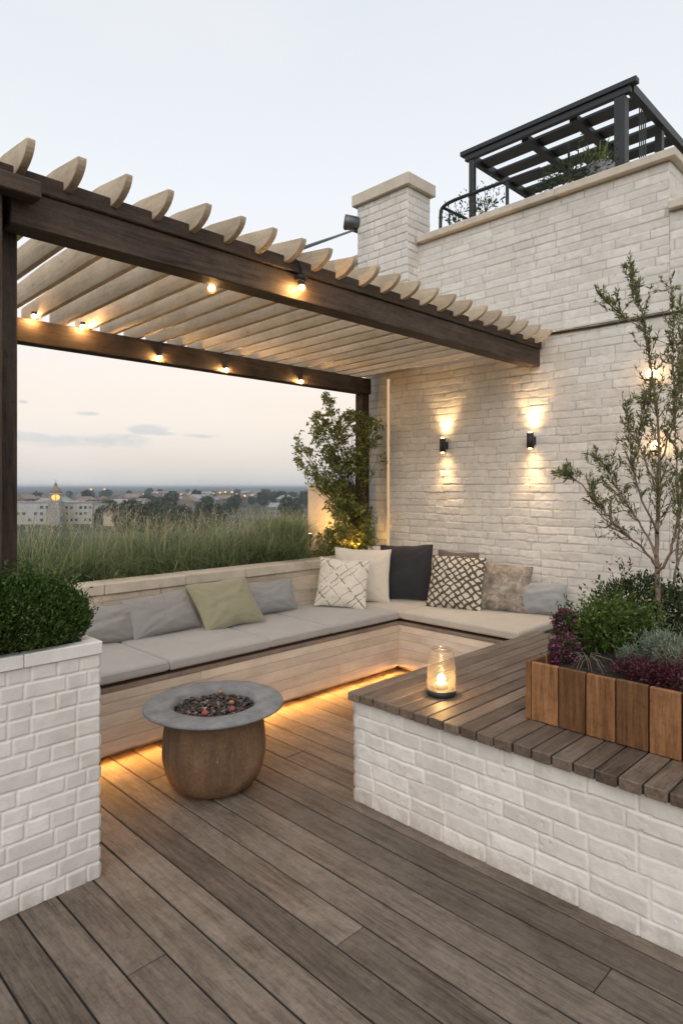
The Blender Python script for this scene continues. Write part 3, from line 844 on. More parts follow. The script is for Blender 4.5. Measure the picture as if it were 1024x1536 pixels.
def pillow(name, label, mt, base, width, height, thick, normal, lean, roll=0.0, pinch=.07, seed=0, sag=.0, par=1.0, kind='pillow'):
    """base: bottom centre on the seat; normal: horizontal facing; lean: degrees tipped back"""
    n = 46; u = np.linspace(-1, 1, n)
    # crowd edges
    u = np.sign(u) * (1 - (1 - np.abs(u)) ** 1.35)
    X, Z = np.meshgrid(u, u)
    g = seed
    prof = (np.clip(1 - np.abs(X) ** 2.3, 0, 1) * np.clip(1 - np.abs(Z) ** 2.3, 0, 1)) ** .60
    px = X * (1 - pinch * (1 - Z ** 2) * .9 * np.abs(X) ** 2) * width / 2
    pz = Z * (1 - pinch * (1 - X ** 2) * .9 * np.abs(Z) ** 2) * height / 2
    px = px + .010 * fbm(X * 1.3 + g, Z * 1.3, g, 2) * np.abs(X) ; pz = pz + .012 * fbm(X * 1.5, Z * 1.5 + g, g + 2, 2) * np.abs(Z)
    wr = .010 * fbm(X * 3.2 + g, Z * 3.2 - g, g, 3)
    # creases radiating from corners and a soft fold
    cre = 0
    for (cx, cz) in ((-1, -1), (1, -1), (-1, 1), (1, 1)):
        an = np.arctan2(Z - cz, X - cx); rr = np.hypot(X - cx, Z - cz)
        cre = cre + .010 * np.sin(an * 13 + g * 1.7 + cx) * np.exp(-rr * 1.9) * np.clip(rr * 4, 0, 1)
    fold = .016 * np.exp(-((Z - .35 * X - .25 + .2 * math.sin(g)) / .12) ** 2) * (1 - X ** 2)
    Yf = -(thick / 2 * prof + (wr + cre + fold * .6 * np.cos(g * 2.1)) * prof)
    Yb = thick / 2 * prof * .85
    sg = sag * (Z + 1) ** 2 * .25 * height
    V1 = np.stack([px, Yf + 0 * sg, pz], -1).reshape(-1, 3); V2 = np.stack([px, Yb, pz], -1).reshape(-1, 3)
    Vv = np.vstack([V1, V2]); Vv[:, 0] += par * Vv[:, 2]
    idx = np.arange(n * n).reshape(n, n)
    q = np.stack([idx[:-1, :-1], idx[:-1, 1:], idx[1:, 1:], idx[1:, :-1]], -1).reshape(-1, 4)
    F = [q, q[:, ::-1] + n * n]
    for e_ in (idx[0, :], idx[:, -1], idx[-1, ::-1], idx[::-1, 0]):
        F.append(np.stack([e_[:-1] + n * n, e_[1:] + n * n, e_[1:], e_[:-1]], -1))
    o = mesh(name, Vv, np.vstack(F), M[mt], None, True)
    nn = np.array([normal[0], normal[1], 0.0]); nn /= np.linalg.norm(nn)
    # local -Y faces the viewer
    yaw = math.atan2(-nn[0] * -1, -nn[1]) if False else math.atan2(nn[0], -nn[1])
    M4 = Matrix.Rotation(yaw, 4, 'Z') @ Matrix.Rotation(-R(lean), 4, 'X') @ Matrix.Rotation(R(roll), 4, 'Y')
    W = np.array([(M4 @ Vector(p)).z for p in Vv[::7]])
    o.matrix_world = Matrix.Translation((base[0], base[1], base[2] - W.min() - .006)) @ M4
    tag(o, label, kind, 'pillows on the corner bench')
    # seam piping round the rim
    rim = [V1[i] * 1 for i in list(idx[0, ::3]) + list(idx[::3, -1]) + list(idx[-1, ::-3]) + list(idx[::-3, 0])]
    for r_ in rim: r_[0] += par * r_[2]; r_[1] = 0
    rim = [r_ for k, r_ in enumerate(rim) if k == 0 or np.linalg.norm(r_ - rim[k - 1]) > 1e-4]; rim.append(rim[0])
    pp = MB(); pp.tube(rim, .0026, 6, cap=False); c_ = pp.build('seam', M[mt]); c_.parent = o
    return o
ZP = ZC1 + .006
pillow('pillow', 'plain grey bolster pillow partly hidden by the boxwood in the brick planter', 'grey', (1.88, 4.235, ZP), .56, .25, .15, (-.1, -1), 14, 3, .03, 1, 0, 0)
pillow('pillow', 'creased grey lumbar pillow leaning just left of the sage pillow', 'grey', (2.36, 4.19, ZP), .52, .29, .15, (-.05, -1), 22, -4, .04, 2, 0, -.12)
pillow('pillow', 'sage green pillow leaning between two grey lumbar pillows', 'sage', (2.84, 4.08, ZP), .50, .37, .15, (-.16, -1), 26, -3, .04, 3, 0, -.22)
pillow('pillow', 'smooth grey lumbar pillow leaning just right of the sage pillow', 'bluegrey', (3.36, 4.235, ZP), .56, .265, .14, (-.05, -1), 18, -2, .03, 4, 0, 0)
pillow('pillow', 'white pillow with thin dark line pattern in front of the cream one', 'geo', (4.01, 4.00, ZP), .46, .44, .14, (-.80, -.52), 20, 3, .07, 5, 0, 0)
pillow('pillow', 'plain cream pillow between the line patterned and charcoal pillows', 'cream', (4.36, 4.09, ZP), .54, .50, .16, (-.76, -.62), 16, 2, .08, 6, 0, 0)
pillow('pillow', 'plain charcoal pillow standing in the bench corner', 'black', (4.70, 3.84, ZP), .50, .52, .17, (-.88, -.46), 13, -2, .06, 7, 0, 0)
pillow('pillow', 'cream pillow corner peeking out behind the charcoal pillow', 'cream', (4.90, 4.20, ZP), .46, .48, .12, (-.7, -.7), 8, 0, .05, 8, 0, 0)
pillow('pillow', 'dark brown pillow hidden behind the black lattice pillow', 'brown', (4.97, 3.46, ZP), .44, .46, .10, (-1, -.05), 8, 0, .05, 9, 0, 0)
pillow('pillow', 'cream pillow covered in a black brushed lattice pattern', 'lattice', (4.69, 3.27, ZP), .50, .475, .15, (-.96, -.26), 17, 1, .06, 10, 0, 0)
pillow('pillow', 'mottled taupe pillow between the lattice pillow and grey bolster', 'mottle', (4.86, 2.89, ZP), .45, .41, .14, (-.96, -.28), 16, 2, .05, 11, 0, 0)
pillow('pillow', 'blue grey bolster at the open end of the beige cushion', 'bluegrey', (4.95, 2.60, ZP), .42, .265, .16, (-.96, -.28), 14, -1, .02, 12, 0, 0)

# ================================================================== FIRE BOWL
fb = thing('fire_bowl', 'round rust brown fire bowl with wide grey concrete rim', 'fire bowl', (1.955, 2.92, 0))
cx = (1.955, 2.92, 0)
wob = lambda w, z: 1 + .006 * math.sin(3 * w + z * 9) + .004 * math.sin(7 * w - z * 14)
pr = [(0, .0), (.155, .0), (.185, .006), (.212, .022), (.240, .055), (.260, .10), (.271, .15), (.274, .19), (.273, .24), (.269, .29), (.262, .34), (.254, .385), (.249, .4232)]
m = MB(); m.lathe(pr, cx, 96, wob=wob); m.F = m.F[:-1]; m.S = m.S[:-1]; m.build('body', M['rust'], fb)
wr_ = lambda w, z: 1 + .010 * math.sin(2 * w + .5) + .006 * math.sin(5 * w)
pr = [(.247, .4235), (.352, .4245), (.366, .427), (.371, .433), (.370, .442), (.362, .447), (.30, .448), (.236, .446), (.226, .440), (.218, .42), (.212, .385), (.205, .36)]
m = MB(); m.lathe(pr, cx, 96, wob=wr_); m.F = m.F[:-2]; m.S = m.S[:-2]; m.build('rim', M['concrete'], fb)
def rocks(n, seed, rad, r0, r1, zf):
    g = np.random.default_rng(seed); out = MB()
    for i in range(n):
        a = g.uniform(0, 2 * math.pi); q = rad * math.sqrt(g.random()); s = g.uniform(r0, r1)
        c_ = np.array([cx[0] + q * math.cos(a), cx[1] + q * math.sin(a), zf + g.uniform(-.006, .012)])
        t_ = g.random()
        vs = []
        for (th, ph) in [(0, 90)] + [(k * 72, 25) for k in range(5)] + [(k * 72 + 36, -25) for k in range(5)] + [(0, -90)]:
            v = np.array([math.cos(R(th)) * math.cos(R(ph)), math.sin(R(th)) * math.cos(R(ph)), math.sin(R(ph)) * .75]) * s * g.uniform(.7, 1.25)
            vs.append(c_ + v)
        fs = [(0, 1 + k, 1 + (k + 1) % 5) for k in range(5)] + [(1 + k, 6 + k, 1 + (k + 1) % 5) for k in range(5)] + [(1 + (k + 1) % 5, 6 + k, 6 + (k + 1) % 5) for k in range(5)] + [(11, 6 + (k + 1) % 5, 6 + k) for k in range(5)]
        out.add(vs, fs, t_)
    return out
N = NT('lava_rock_mix'); t = N.attr('tone')
N.bsdf(N.ramp(t, [(0, (.012, .011, .011)), (.45, (.035, .028, .024)), (.62, (.10, .05, .035)), (.72, (.05, .045, .045)), (.86, (.20, .15, .12)), (.95, (.16, .04, .03)), (1, (.26, .24, .22))], 'CONSTANT'), .5, N.bump(N.noise(N.obj(), 150, 3), .5, .003), spec=.5)
ro = rocks(950, 5, .208, .006, .0125, .408).build('lava_gravel', N.m, fb); ro['kind'] = 'stuff'
m = MB(); m.lathe([(0, .396), (.212, .396), (.212, .400), (0, .401)], cx, 40); m.build('tray', M['soil'], fb)
gm = [m_plain('orange_ember_stone', (.36, .15, .07), .6), m_plain('red_ember_stone', (.30, .06, .05), .6), m_plain('pale_ember_stone', (.42, .28, .18), .6)]
for k, (px, py, mi) in enumerate([(309, 1064, 2), (347, 1056, 0), (348, 1066, 1), (330, 1041, 0), (308, 1073, 1)]):
    d = 960 * (EYE - .415) / (py - 730); p_ = at(px, py, d)
    save = cx; cx = (p_[0], p_[1], 0); mm_ = rocks(1, 40 + k, 0, .017, .021, .416); cx = save
    mm_.build('ember_stone', gm[mi], fb)

# ================================================================== LOW BRICK WALL WITH SLATTED TOP
PX, PY = 2.36, 2.262
lw = thing('brick_platform', 'low white painted brick wall with a dark slatted timber top', 'wall', (PX, 1.2, 0))
m = MB(); m.box((PX + .008, -1.6, .0), (PX + .22, PY - .006, .515), .004, .5); m.box((PX + .222, PY - .22, 0), (BX - .0, PY - .006, .515), .004, .5); m.build('core', M['stone'], lw)
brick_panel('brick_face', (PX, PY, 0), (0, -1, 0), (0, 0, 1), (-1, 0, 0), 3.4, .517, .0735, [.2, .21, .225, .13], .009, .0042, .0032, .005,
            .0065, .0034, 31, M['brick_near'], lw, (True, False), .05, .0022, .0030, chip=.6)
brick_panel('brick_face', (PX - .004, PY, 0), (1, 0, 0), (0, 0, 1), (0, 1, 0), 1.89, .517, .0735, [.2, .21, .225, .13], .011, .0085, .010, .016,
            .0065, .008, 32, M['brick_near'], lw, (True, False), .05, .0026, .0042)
m = MB(); y = PY + .012
k = 0
while y > -1.6:
    x_ = PX - .042 + random.uniform(-.004, .004)
    m.box((x_, y - .0775, .520), (4.245, y, .562 + random.uniform(-.0012, .0012)), .0035); y -= .0847; k += 1
m.build('slatted_top', M['platform'], lw)
m = MB(); m.box((PX - .030, -1.6, .5225), (4.2, PY - .02, .5535), .0005, .5); m.build('slat_gap_shade', M['sub'], lw)  # black filler between the slats, painting the shade of the gaps

# ================================================================== LANTERN
LP = (2.612, 1.908); LZ = .5625
ln = thing('candle_lantern', 'ribbed glass candle lantern with black base on the slatted top', 'lantern', (LP[0], LP[1], LZ))
m = MB(); m.lathe([(0, 0), (.066, 0), (.0735, .006), (.0735, .022), (.068, .030), (.060, .030), (0, .030)], (*LP, LZ), 48); m.build('base', M['metal'], ln)
pr = []
for k in range(61):
    z = .030 + k / 60 * .185
    r_ = .0725 - .011 * (k / 60) ** 1.3 + .0019 * math.sin(k * 1.45)
    pr.append((r_, z))
pr += [(.0600, .219), (.057, .226), (.054, .230), (.051, .227), (.050, .220)]
m = MB(); m.lathe(pr, (*LP, LZ), 64); m.F = m.F[:-2]; m.S = m.S[:-2]; m.build('glass', M['glass'], ln)
m = MB(); m.lathe([(.049, .222), (.044, .224), (0, .2245)], (*LP, LZ), 32); m.build('lid', M['glass'], ln)
N = NT('candle_wax'); N.bsdf((.34, .28, .2), .6)
m = MB(); m.lathe([(0, .031), (.030, .031), (.030, .054), (.026, .057), (0, .054)], (*LP, LZ), 32); can = m.build('candle', N.m, ln)
m = MB(); m.lathe([(0, .062), (.009, .065), (.016, .073), (.018, .082), (.0155, .091), (.008, .099), (0, .102)], (*LP, LZ), 16); child(m.build('flame', M['flame']), can)

# ================================================================== TIMBER PLANTER + PLANTS
TX, TY, TZ = 2.605, 1.445, .565
tp = thing('timber_planter', 'long cedar board planter box standing on the slatted top', 'planter', (TX, TY, TZ))
m = MB(); y = TY - .026; k = 0
while y > -1.4:
    w = random.choice([.118, .122, .126]); m.box((TX, y - w, TZ), (TX + .022, y - .004, TZ + .258 + random.uniform(-.002, .002)), .003); y -= w + .002
m.box((TX + .002, TY - .026, TZ), (TX + .026, TY, TZ + .2585), .003, .62)
x = TX + .03
while x < 4.1: m.box((x, TY - .024, TZ), (x + .115, TY - .002, TZ + .257), .003); x += .12
m.build('boards', M['cedar'], tp)
m = MB(); m.box((TX + .0225, -1.4, TZ + .002), (TX + .034, TY - .03, TZ + .25), .001, .4); m.build('liner', M['sub'], tp); m = MB(); m.box((4.14, -1.4, TZ), (4.16, TY, TZ + .256), .002, .4); m.build('end_board', M['cedar'], tp)
n = 90
uu, vv = np.meshgrid(np.linspace(0, 1, n), np.linspace(0, 1, n))
sx = TX + .036 + uu * 1.5; sy = TY - .032 - vv * 2.7
sz = TZ + .222 + .022 * fbm(sx * 9, sy * 9, 3, 4) + .02 * sstep(0, .4, uu)
ix = np.arange(n * n).reshape(n, n); q = np.stack([ix[:-1, :-1], ix[1:, :-1], ix[1:, 1:], ix[:-1, 1:]], -1).reshape(-1, 4)
mesh('soil', np.stack([sx, sy, sz], -1).reshape(-1, 3), q, M['soil'], tp, True)

def bush(name, label, cat, c, rad, n, L, wr, mt, seed, group=None, up=.35, shell=.45, lump=.35, sprigs=0, stem=True, extra=None, sup=2.0, outm=1.0, keepfn=None):
    g = np.random.default_rng(seed); c = np.array(c, float)
    t = thing(name, label, cat, (c[0], c[1], c[2] - rad[2]), group)
    P, D = blob_points(c, rad, n, g, shell, lump, sup)
    D = D * outm + np.array([0, 0, up]) + g.normal(size=(n, 3)) * .55
    if sprigs:
        sp, sd = blob_points(c, rad, sprigs, g, .9, lump)
        keep = sd[:, 2] > -.2; sp, sd = sp[keep], unit(sd[keep] + np.array([0, 0, up * 1.6]) + g.normal(size=(keep.sum(), 3)) * .25)
        k = 9; tt = np.linspace(0, 1, k)
        ln_ = g.uniform(.5, 1.3, len(sp)) * L * 4.2
        PP = (sp[:, None] + sd[:, None] * (tt[None, :, None] * ln_[:, None, None])).reshape(-1, 3)
        DD = (sd[:, None] * .7 + g.normal(size=(len(sp), k, 3)) * .6).reshape(-1, 3)
        P = np.vstack([P, PP]); D = np.vstack([D, DD])
    if keepfn is not None:
        kk = keepfn(P); P = P[kk]; D = D[kk]
    tn = np.clip(g.normal(.45, .22, len(P)), 0, 1)
    leaves('foliage', P, D, L * g.uniform(.65, 1.25, len(P)), wr, M[mt], t, tn, seed=seed)
    if stem:
        m = MB()
        for k in range(5):
            e = c + unit(g.normal(size=3) + np.array([0, 0, .6])) * np.array(rad) * .6
            m.tube([(c[0] + g.normal() * .02, c[1] + g.normal() * .02, c[2] - rad[2] * .98), (c + e) / 2 - np.array([0, 0, rad[2] * .2]), e], [.006, .004, .002], 5)
        m.build('stem', M['stem'], t)
    if extra: extra(t, g, c, rad)
    return t
# boxwood in brick planter
bush('boxwood_shrub', 'dense dark green boxwood mound clipped round in the white brick planter', 'shrub', (.80, 2.665, 1.055), (.335, .135, .185), 40000, .0165, .5, 'box_leaf', 3, None, .9, .45, .10, 900, True, None, 2.7, 1.0, lambda P: (P[:, 2] > .985) | ((P[:, 1] > 2.607) & (P[:, 0] < 1.095)))
# planter shrubs (measured spots)
def spot(px, py, X):
    t_ = (px - 512) / 960; Y = X * (1 - t_) / (1 + t_); d = (X + Y) / SQ
    return np.array([X, Y, EYE - (py - 730) / 960 * d])
def flowers(t, g, c, rad):
    n = 230
    P, D = blob_points(c, (rad[0] * .98, rad[1] * .98, rad[2]), n, g, .8, .3)
    k = 5; P2 = np.repeat(P, k, 0) + g.normal(size=(n * k, 3)) * .005; D2 = np.repeat(D, k, 0) + g.normal(size=(n * k, 3)) * .7
    leaves('blossom', P2, D2, .013, .7, M['purple'], t, np.clip(g.normal(.55, .25, n * k), 0, 1), seed=9)
bush('flowering_shrub', 'magenta flowering shrub at the front corner of the cedar planter', 'shrub', spot(846, 978, 2.82), (.062, .065, .068), 900, .016, .45, 'dark_leaf', 61, 'shrubs in the cedar planter', .5, .4, .3, 10, True, flowers)
bush('flowering_shrub', 'tall magenta flower spike shrub behind the front corner blossom', 'shrub', spot(848, 940, 3.05), (.06, .06, .085), 900, .016, .45, 'dark_leaf', 62, 'shrubs in the cedar planter', .6, .4, .35, 14, True, flowers)
bush('green_shrub', 'bright green shrub beside the magenta blossom in the cedar planter', 'shrub', spot(900, 952, 3.10), (.14, .13, .13), 2600, .024, .5, 'shrub_leaf', 63, 'shrubs in the cedar planter', .4, .4, .95, 80)
bush('green_shrub', 'large bright green shrub in the middle of the cedar planter', 'shrub', spot(925, 945, 3.35), (.15, .14, .13), 3400, .024, .5, 'shrub_leaf', 64, 'shrubs in the cedar planter', .4, .4, .95, 110)
bush('green_shrub', 'yellow green rounded shrub left of the tree trunk', 'shrub', spot(950, 952, 3.25), (.11, .12, .12), 2200, .022, .5, 'shrub_leaf', 65, 'shrubs in the cedar planter', .4, .4, .95, 80)
bush('green_shrub', 'dark leafy bush behind the tree trunk against the wall', 'shrub', spot(952, 905, 4.05), (.23, .20, .15), 3000, .03, .38, 'dark_leaf', 66, 'shrubs in the cedar planter', .5, .35, .6, 46)
bush('green_shrub', 'dark green bush right of the tree trunk', 'shrub', spot(1024, 925, 3.85), (.17, .18, .19), 3000, .028, .42, 'dark_leaf', 67, 'shrubs in the cedar planter', .5, .35, .5, 46)
bush('silver_shrub', 'silver green feathery shrub in front of the tree trunk', 'shrub', spot(996, 975, 3.0), (.095, .095, .065), 3600, .017, .2, 'silver_leaf', 68, 'shrubs in the cedar planter', .8, .5, .4, 60)
bush('silver_shrub', 'small silver tuft left of the maroon groundcover', 'shrub', spot(945, 985, 2.97), (.055, .055, .045), 1100, .016, .2, 'silver_leaf', 69, 'shrubs in the cedar planter', .8, .5, .4, 12)
bush('maroon_shrub', 'maroon leafed low shrub at the front of the cedar planter', 'shrub', spot(968, 1006, 2.78), (.10, .12, .035), 2200, .014, .5, 'maroon', 70, 'shrubs in the cedar planter', .6, .4, .4, 20)
bush('maroon_shrub', 'maroon leafed low shrub beside the frame edge of the cedar planter', 'shrub', spot(1018, 1018, 2.74), (.10, .12, .05), 1800, .014, .5, 'maroon', 71, 'shrubs in the cedar planter', .6, .4, .4, 20)
bush('silver_shrub', 'silver green tuft between the two maroon shrubs', 'shrub', spot(1012, 992, 2.9), (.09, .09, .06), 2000, .016, .2, 'silver_leaf', 72, 'shrubs in the cedar planter', .8, .5, .4, 16)
# dry stems arching by the soil
m = MB(); g = np.random.default_rng(4)
for k in range(16):
    b_ = spot(880 + g.uniform(-6, 6), 993, 2.80) ; b_[2] = TZ + .225
    a = g.uniform(0, 6.28); q_ = g.uniform(.03, .10)
    m.tube([b_, b_ + np.array([math.cos(a) * q_ * .4, math.sin(a) * q_ * .4, .06]), b_ + np.array([math.cos(a) * q_, math.sin(a) * q_, .05]), b_ + np.array([math.cos(a) * q_ * 1.5, math.sin(a) * q_ * 1.5, .01])], .0012, 4)
tag(m.build('dry_plant', M['bark']), 'dry arching twigs on the soil of the cedar planter', 'plant')

# slender tree
tr = thing('slender_tree', 'slender multi stemmed tree with narrow leaves rising from the cedar planter', 'tree', tuple(spot(990, 952, 3.75)))
g = np.random.default_rng(12)
D0 = 3.58
def wp(px, py, dd): return at(px, py, D0 + dd)
limbs = [
    ([(991, 965, 0), (990, 925, 0), (986, 880, 0), (984, 845, .01), (984, 800, .02), (987, 745, .03), (990, 690, .04), (986, 630, .05), (978, 560, .03), (968, 500, .0), (957, 450, -.02), (946, 405, -.03)], .017),
    ([(985, 852, 0), (976, 838, -.02), (962, 822, -.05), (942, 805, -.08), (925, 790, -.11), (912, 775, -.13), (898, 760, -.15), (884, 740, -.17)], .0085),
    ([(984, 835, 0), (976, 815, .03), (962, 790, .06), (948, 770, .08), (935, 750, .10), (924, 728, .12), (912, 705, .13), (896, 688, .14)], .008),
    ([(986, 800, .0), (976, 778, -.04), (963, 752, -.07), (952, 720, -.10), (945, 690, -.12), (942, 655, -.13), (938, 610, -.14)], .007),
    ([(990, 925, 0), (997, 905, .05), (1008, 880, .10), (1015, 850, .14), (1018, 800, .17), (1016, 740, .2), (1012, 670, .2), (1010, 600, .18), (1009, 520, .15), (1006, 432, .12)], .010),
    ([(985, 860, 0), (997, 845, -.05), (1008, 820, -.10), (1016, 780, -.14), (1024, 720, -.18), (1030, 650, -.2), (1032, 560, -.2)], .009),
    ([(987, 745, .03), (978, 715, .0), (965, 690, -.03), (955, 660, -.05), (962, 620, -.05), (968, 590, -.06)], .006),
    ([(884, 740, -.17), (872, 726, -.18), (858, 716, -.19), (846, 709, -.2)], .004),
    ([(968, 500, 0), (952, 487, -.03), (930, 472, -.05), (905, 448, -.07)], .004),
    ([(1015, 850, .14), (1030, 820, .18), (1045, 770, .2), (1050, 700, .2)], .007),
    ([(990, 690, .04), (1000, 660, .0), (1012, 630, -.04), (1018, 590, -.05), (1020, 540, -.06), (1024, 470, -.06)], .006),
]
tw = MB(); LPts, LDir = [], []
def smooth(pl, m_=3):
    pl = np.array(pl)
    t_ = np.linspace(0, len(pl) - 1, (len(pl) - 1) * m_ + 1)
    out = np.stack([np.interp(t_, np.arange(len(pl)), pl[:, k]) for k in range(3)], 1)
    for _ in range(2):
        o2 = out.copy(); o2[1:-1] = (out[:-2] + 2 * out[1:-1] + out[2:]) / 4; out = o2
    return out
twigs = []
for li, (pl, r0) in enumerate(limbs):
    pts = smooth([wp(*p_) for p_ in pl]); pts[1:-1] += g.normal(size=pts[1:-1].shape) * .003
    rr = np.linspace(r0, max(.0018, r0 * .16), len(pts))
    if li == 0: rr = np.interp(np.linspace(0, 1, len(pts)), [0, .25, .5, 1], [.018, .0135, .008, .002])
    tw.tube(pts, list(rr), 8)
    nseg = len(pts)
    for k in range(4 if li else 12, nseg):
        f = k / nseg
        for _ in range((5 if li in (0, 4, 5, 10) else 3) if f > .35 else 1):
            if g.random() < .25: continue
            td = unit(pts[min(k + 1, nseg - 1)] - pts[k - 1]); dr = unit(td * .85 + g.normal(size=3) * .55 + np.array([0, 0, .28]))
            L = g.uniform(.07, .26) * (1.15 - .75 * f) * (1 if li != 7 else .5)
            q0 = pts[k]; q1 = q0 + dr * L * .55 + g.normal(size=3) * .008; q2 = q0 + dr * L + np.array([0, 0, L * .12]) + g.normal(size=3) * .01
            tw.tube([q0, q1, q2], [.0024, .0017, .0009], 4, cap=False)
            twigs.append((q0, q1, q2, f, li))
    # leading shoot carries leaves
    for k in range(int(nseg * (.62 if li in (0, 4, 5, 10) else .8)), nseg - 1):
        twigs.append((pts[k], (pts[k] + pts[k + 1]) / 2, pts[k + 1], 1, li))
tw.build('trunk', M['bark'], tr)
for (q0, q1, q2, f, li) in twigs:
    zrel = q2[2]
    dens = np.clip((zrel - 1.15) / .45, .22, 1.0) if li not in (7,) else 1.0
    k = max(1, int(g.uniform(15, 28) * dens)) if f > .15 else 2
    tt = g.uniform(.15, 1, k)[:, None]
    pp_ = np.where(tt < .5, q0 + (q1 - q0) * tt * 2, q1 + (q2 - q1) * (tt - .5) * 2)
    LPts.append(pp_ + g.normal(size=pp_.shape) * .002)
    LDir.append(unit(q2 - q0) * .75 + g.normal(size=(k, 3)) * .55 + np.array([0, 0, .15]))
LPts = np.vstack(LPts); LDir = np.vstack(LDir)
leaves('crown', LPts, LDir, .030 * g.uniform(.6, 1.25, len(LPts)), .26, M['tree_leaf'], tr, np.clip(g.normal(.45, .24, len(LPts)), 0, 1), seed=5)

# ================================================================== LEFT BRICK PLANTER
bp = thing('brick_planter', 'tall white painted brick planter holding the boxwood', 'planter', (.8, 2.7, 0))
QY, QX = 2.558, 1.155
m = MB(); m.box((-.6, QY + .006, 0), (QX - .006, QY + .26, .905), .003, .5); m.build('core', M['cap'], bp)
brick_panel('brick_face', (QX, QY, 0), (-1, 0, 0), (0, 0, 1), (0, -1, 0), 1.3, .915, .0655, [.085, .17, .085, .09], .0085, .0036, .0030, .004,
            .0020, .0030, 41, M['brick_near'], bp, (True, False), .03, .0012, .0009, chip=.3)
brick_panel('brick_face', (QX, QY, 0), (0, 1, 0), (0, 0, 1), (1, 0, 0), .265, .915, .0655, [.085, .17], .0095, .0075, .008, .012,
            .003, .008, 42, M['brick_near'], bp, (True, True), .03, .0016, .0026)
m = MB()
for a, e_ in ((-.6, .30), (.30, .86), (.86, QX + .010)):
    m.box((a + .001, QY - .014, .916), (e_ - .001, QY + .045, .968), .004)
m.box((QX - .055, QY + .046, .916), (QX + .010, QY + .28, .9675), .004); m.box((-.6, QY + .235, .916), (QX - .056, QY + .28, .967), .004)
m.build('cap', M['cap'], bp)
m = MB(); m.box((-.58, QY + .046, .905), (QX - .056, QY + .234, .94), .001); m.build('soil', M['soil'], bp)

# ================================================================== GRASS BED, CLIMBER, UPLIGHTS
def grass(name, roots, hgt, g, parent=None, bend=.5, w=.0022, straw=.3, seg=5):
    n = len(roots)
    az = g.uniform(0, 2 * math.pi, n); lean = g.gamma(2.0, .17, n) * bend * 2
    hd = np.stack([np.cos(az), np.sin(az), np.zeros(n)], 1)
    t_ = np.linspace(0, 1, seg)
    droop = g.uniform(.2, 1.0, n) * bend
    L = hgt
    pos = roots[:, None, :] + hd[:, None, :] * (L[:, None, None] * (np.sin(lean)[:, None, None] * t_[None, :, None] + droop[:, None, None] * .55 * t_[None, :, None] ** 2.4)) \
        + np.array([0, 0, 1.0]) * (L[:, None, None] * (np.cos(lean)[:, None, None] * t_[None, :, None] - droop[:, None, None] * .42 * t_[None, :, None] ** 3))
    sd = np.stack([-np.sin(az + g.normal(0, .8, n)), np.cos(az), np.zeros(n)], 1)
    wd = w * g.uniform(.6, 1.3, n)[:, None] * (1 - t_[None, :] ** 2 * .85)
    A = pos + sd[:, None, :] * wd[..., None]; B = pos - sd[:, None, :] * wd[..., None]
    V = np.stack([A, B], 2).reshape(-1, 3)
    b = (np.arange(n)[:, None] * seg * 2 + np.arange(seg - 1)[None, :] * 2).reshape(-1, 1)
    F = b + np.array([[0, 1, 3, 2]])
    tn = np.repeat(np.clip(g.normal(straw, .22, n), 0, 1), seg * 2)
    al = np.tile(np.repeat(t_, 2), n)
    return V, F, tn, al
g = np.random.default_rng(77)
roots, hs, tone_k = [], [], []
for k in range(150):
    c_ = np.array([g.uniform(.6, 4.55), g.uniform(BK + .27, 5.55), .84]); m_ = int(g.uniform(120, 200))
    if c_[0] > 4.2 and c_[1] < 5.0: c_[0] -= .5
    rad = g.uniform(.025, .07)
    q_ = c_ + np.stack([g.normal(0, rad, m_), g.normal(0, rad, m_), np.zeros(m_)], 1)
    q_[:, 1] = np.maximum(q_[:, 1], BK + .222); roots.append(q_)
    hh = g.uniform(.38, .62) * (1 + .35 * float(fbm(np.array([c_[0] * 1.6]), np.array([c_[1] * 2.0]), 3, 2)[0])) * (.85 if c_[1] < 4.75 else 1.0 if c_[1] < 5 else 1.1)
    hs.append(hh * g.uniform(.6, 1.12, m_)); tone_k.append(np.full(m_, g.normal(0, .2) + .22 * (1.8 - c_[0]) / 1.8 * (c_[0] < 1.8)))
V, F, tn, al = grass('g', np.vstack(roots), np.concatenate(hs), g, bend=1.35, w=.0024, straw=.30)
tn = np.clip(tn + np.repeat(np.concatenate(tone_k), 10), 0, 1)
# feathery flowering stalks
r2, h2 = [], []
for k in range(1500):
    r2.append([g.uniform(.6, 4.5), g.uniform(4.62, 5.6), .84]); h2.append(g.uniform(.44, .66) + .10 * (r2[-1][0] < 2.6))
V2, F2, t2_, a2 = grass('s', np.array(r2), np.array(h2), g, bend=.33, w=.0011, straw=.9, seg=6)
F2 = F2 + len(V)
heads_P, heads_D = [], []
S6 = V2.reshape(-1, 6, 2, 3).mean(2)
for s_ in S6[::2]:
    for f in (0.0, .25, .5, .75):
        p_ = s_[4] + (s_[5] - s_[4]) * f
        heads_P.append(p_); heads_D.append(unit(s_[5] - s_[4]) + g.normal(size=3) * .3)
hP = np.array(heads_P); hD = unit(np.array(heads_D)); nh = len(hP)
sd = unit(np.cross(hD, g.normal(size=(nh, 3)))); hl = .030; hw = .0016
HV = np.stack([hP, hP + hD * hl * .5 + sd * hw, hP + hD * hl, hP + hD * hl * .5 - sd * hw], 1).reshape(-1, 3)
HF = np.arange(nh)[:, None] * 4 + np.array([[0, 1, 2, 3]]) + len(V) + len(V2)
o = mesh('ornamental_grass', np.vstack([V, V2, HV]), np.vstack([F, F2, HF]), M['grass'], None, False,
         {'tone': np.concatenate([tn, t2_, np.full(nh * 4, .85)]), 'along': np.concatenate([al, a2, np.full(nh * 4, 1.0)])})
tag(o, kind='stuff', label='soft ornamental grasses with straw seed heads behind the bench', cat='grass')
m_ = 2600; c_ = np.array([4.22, 5.02, .84])
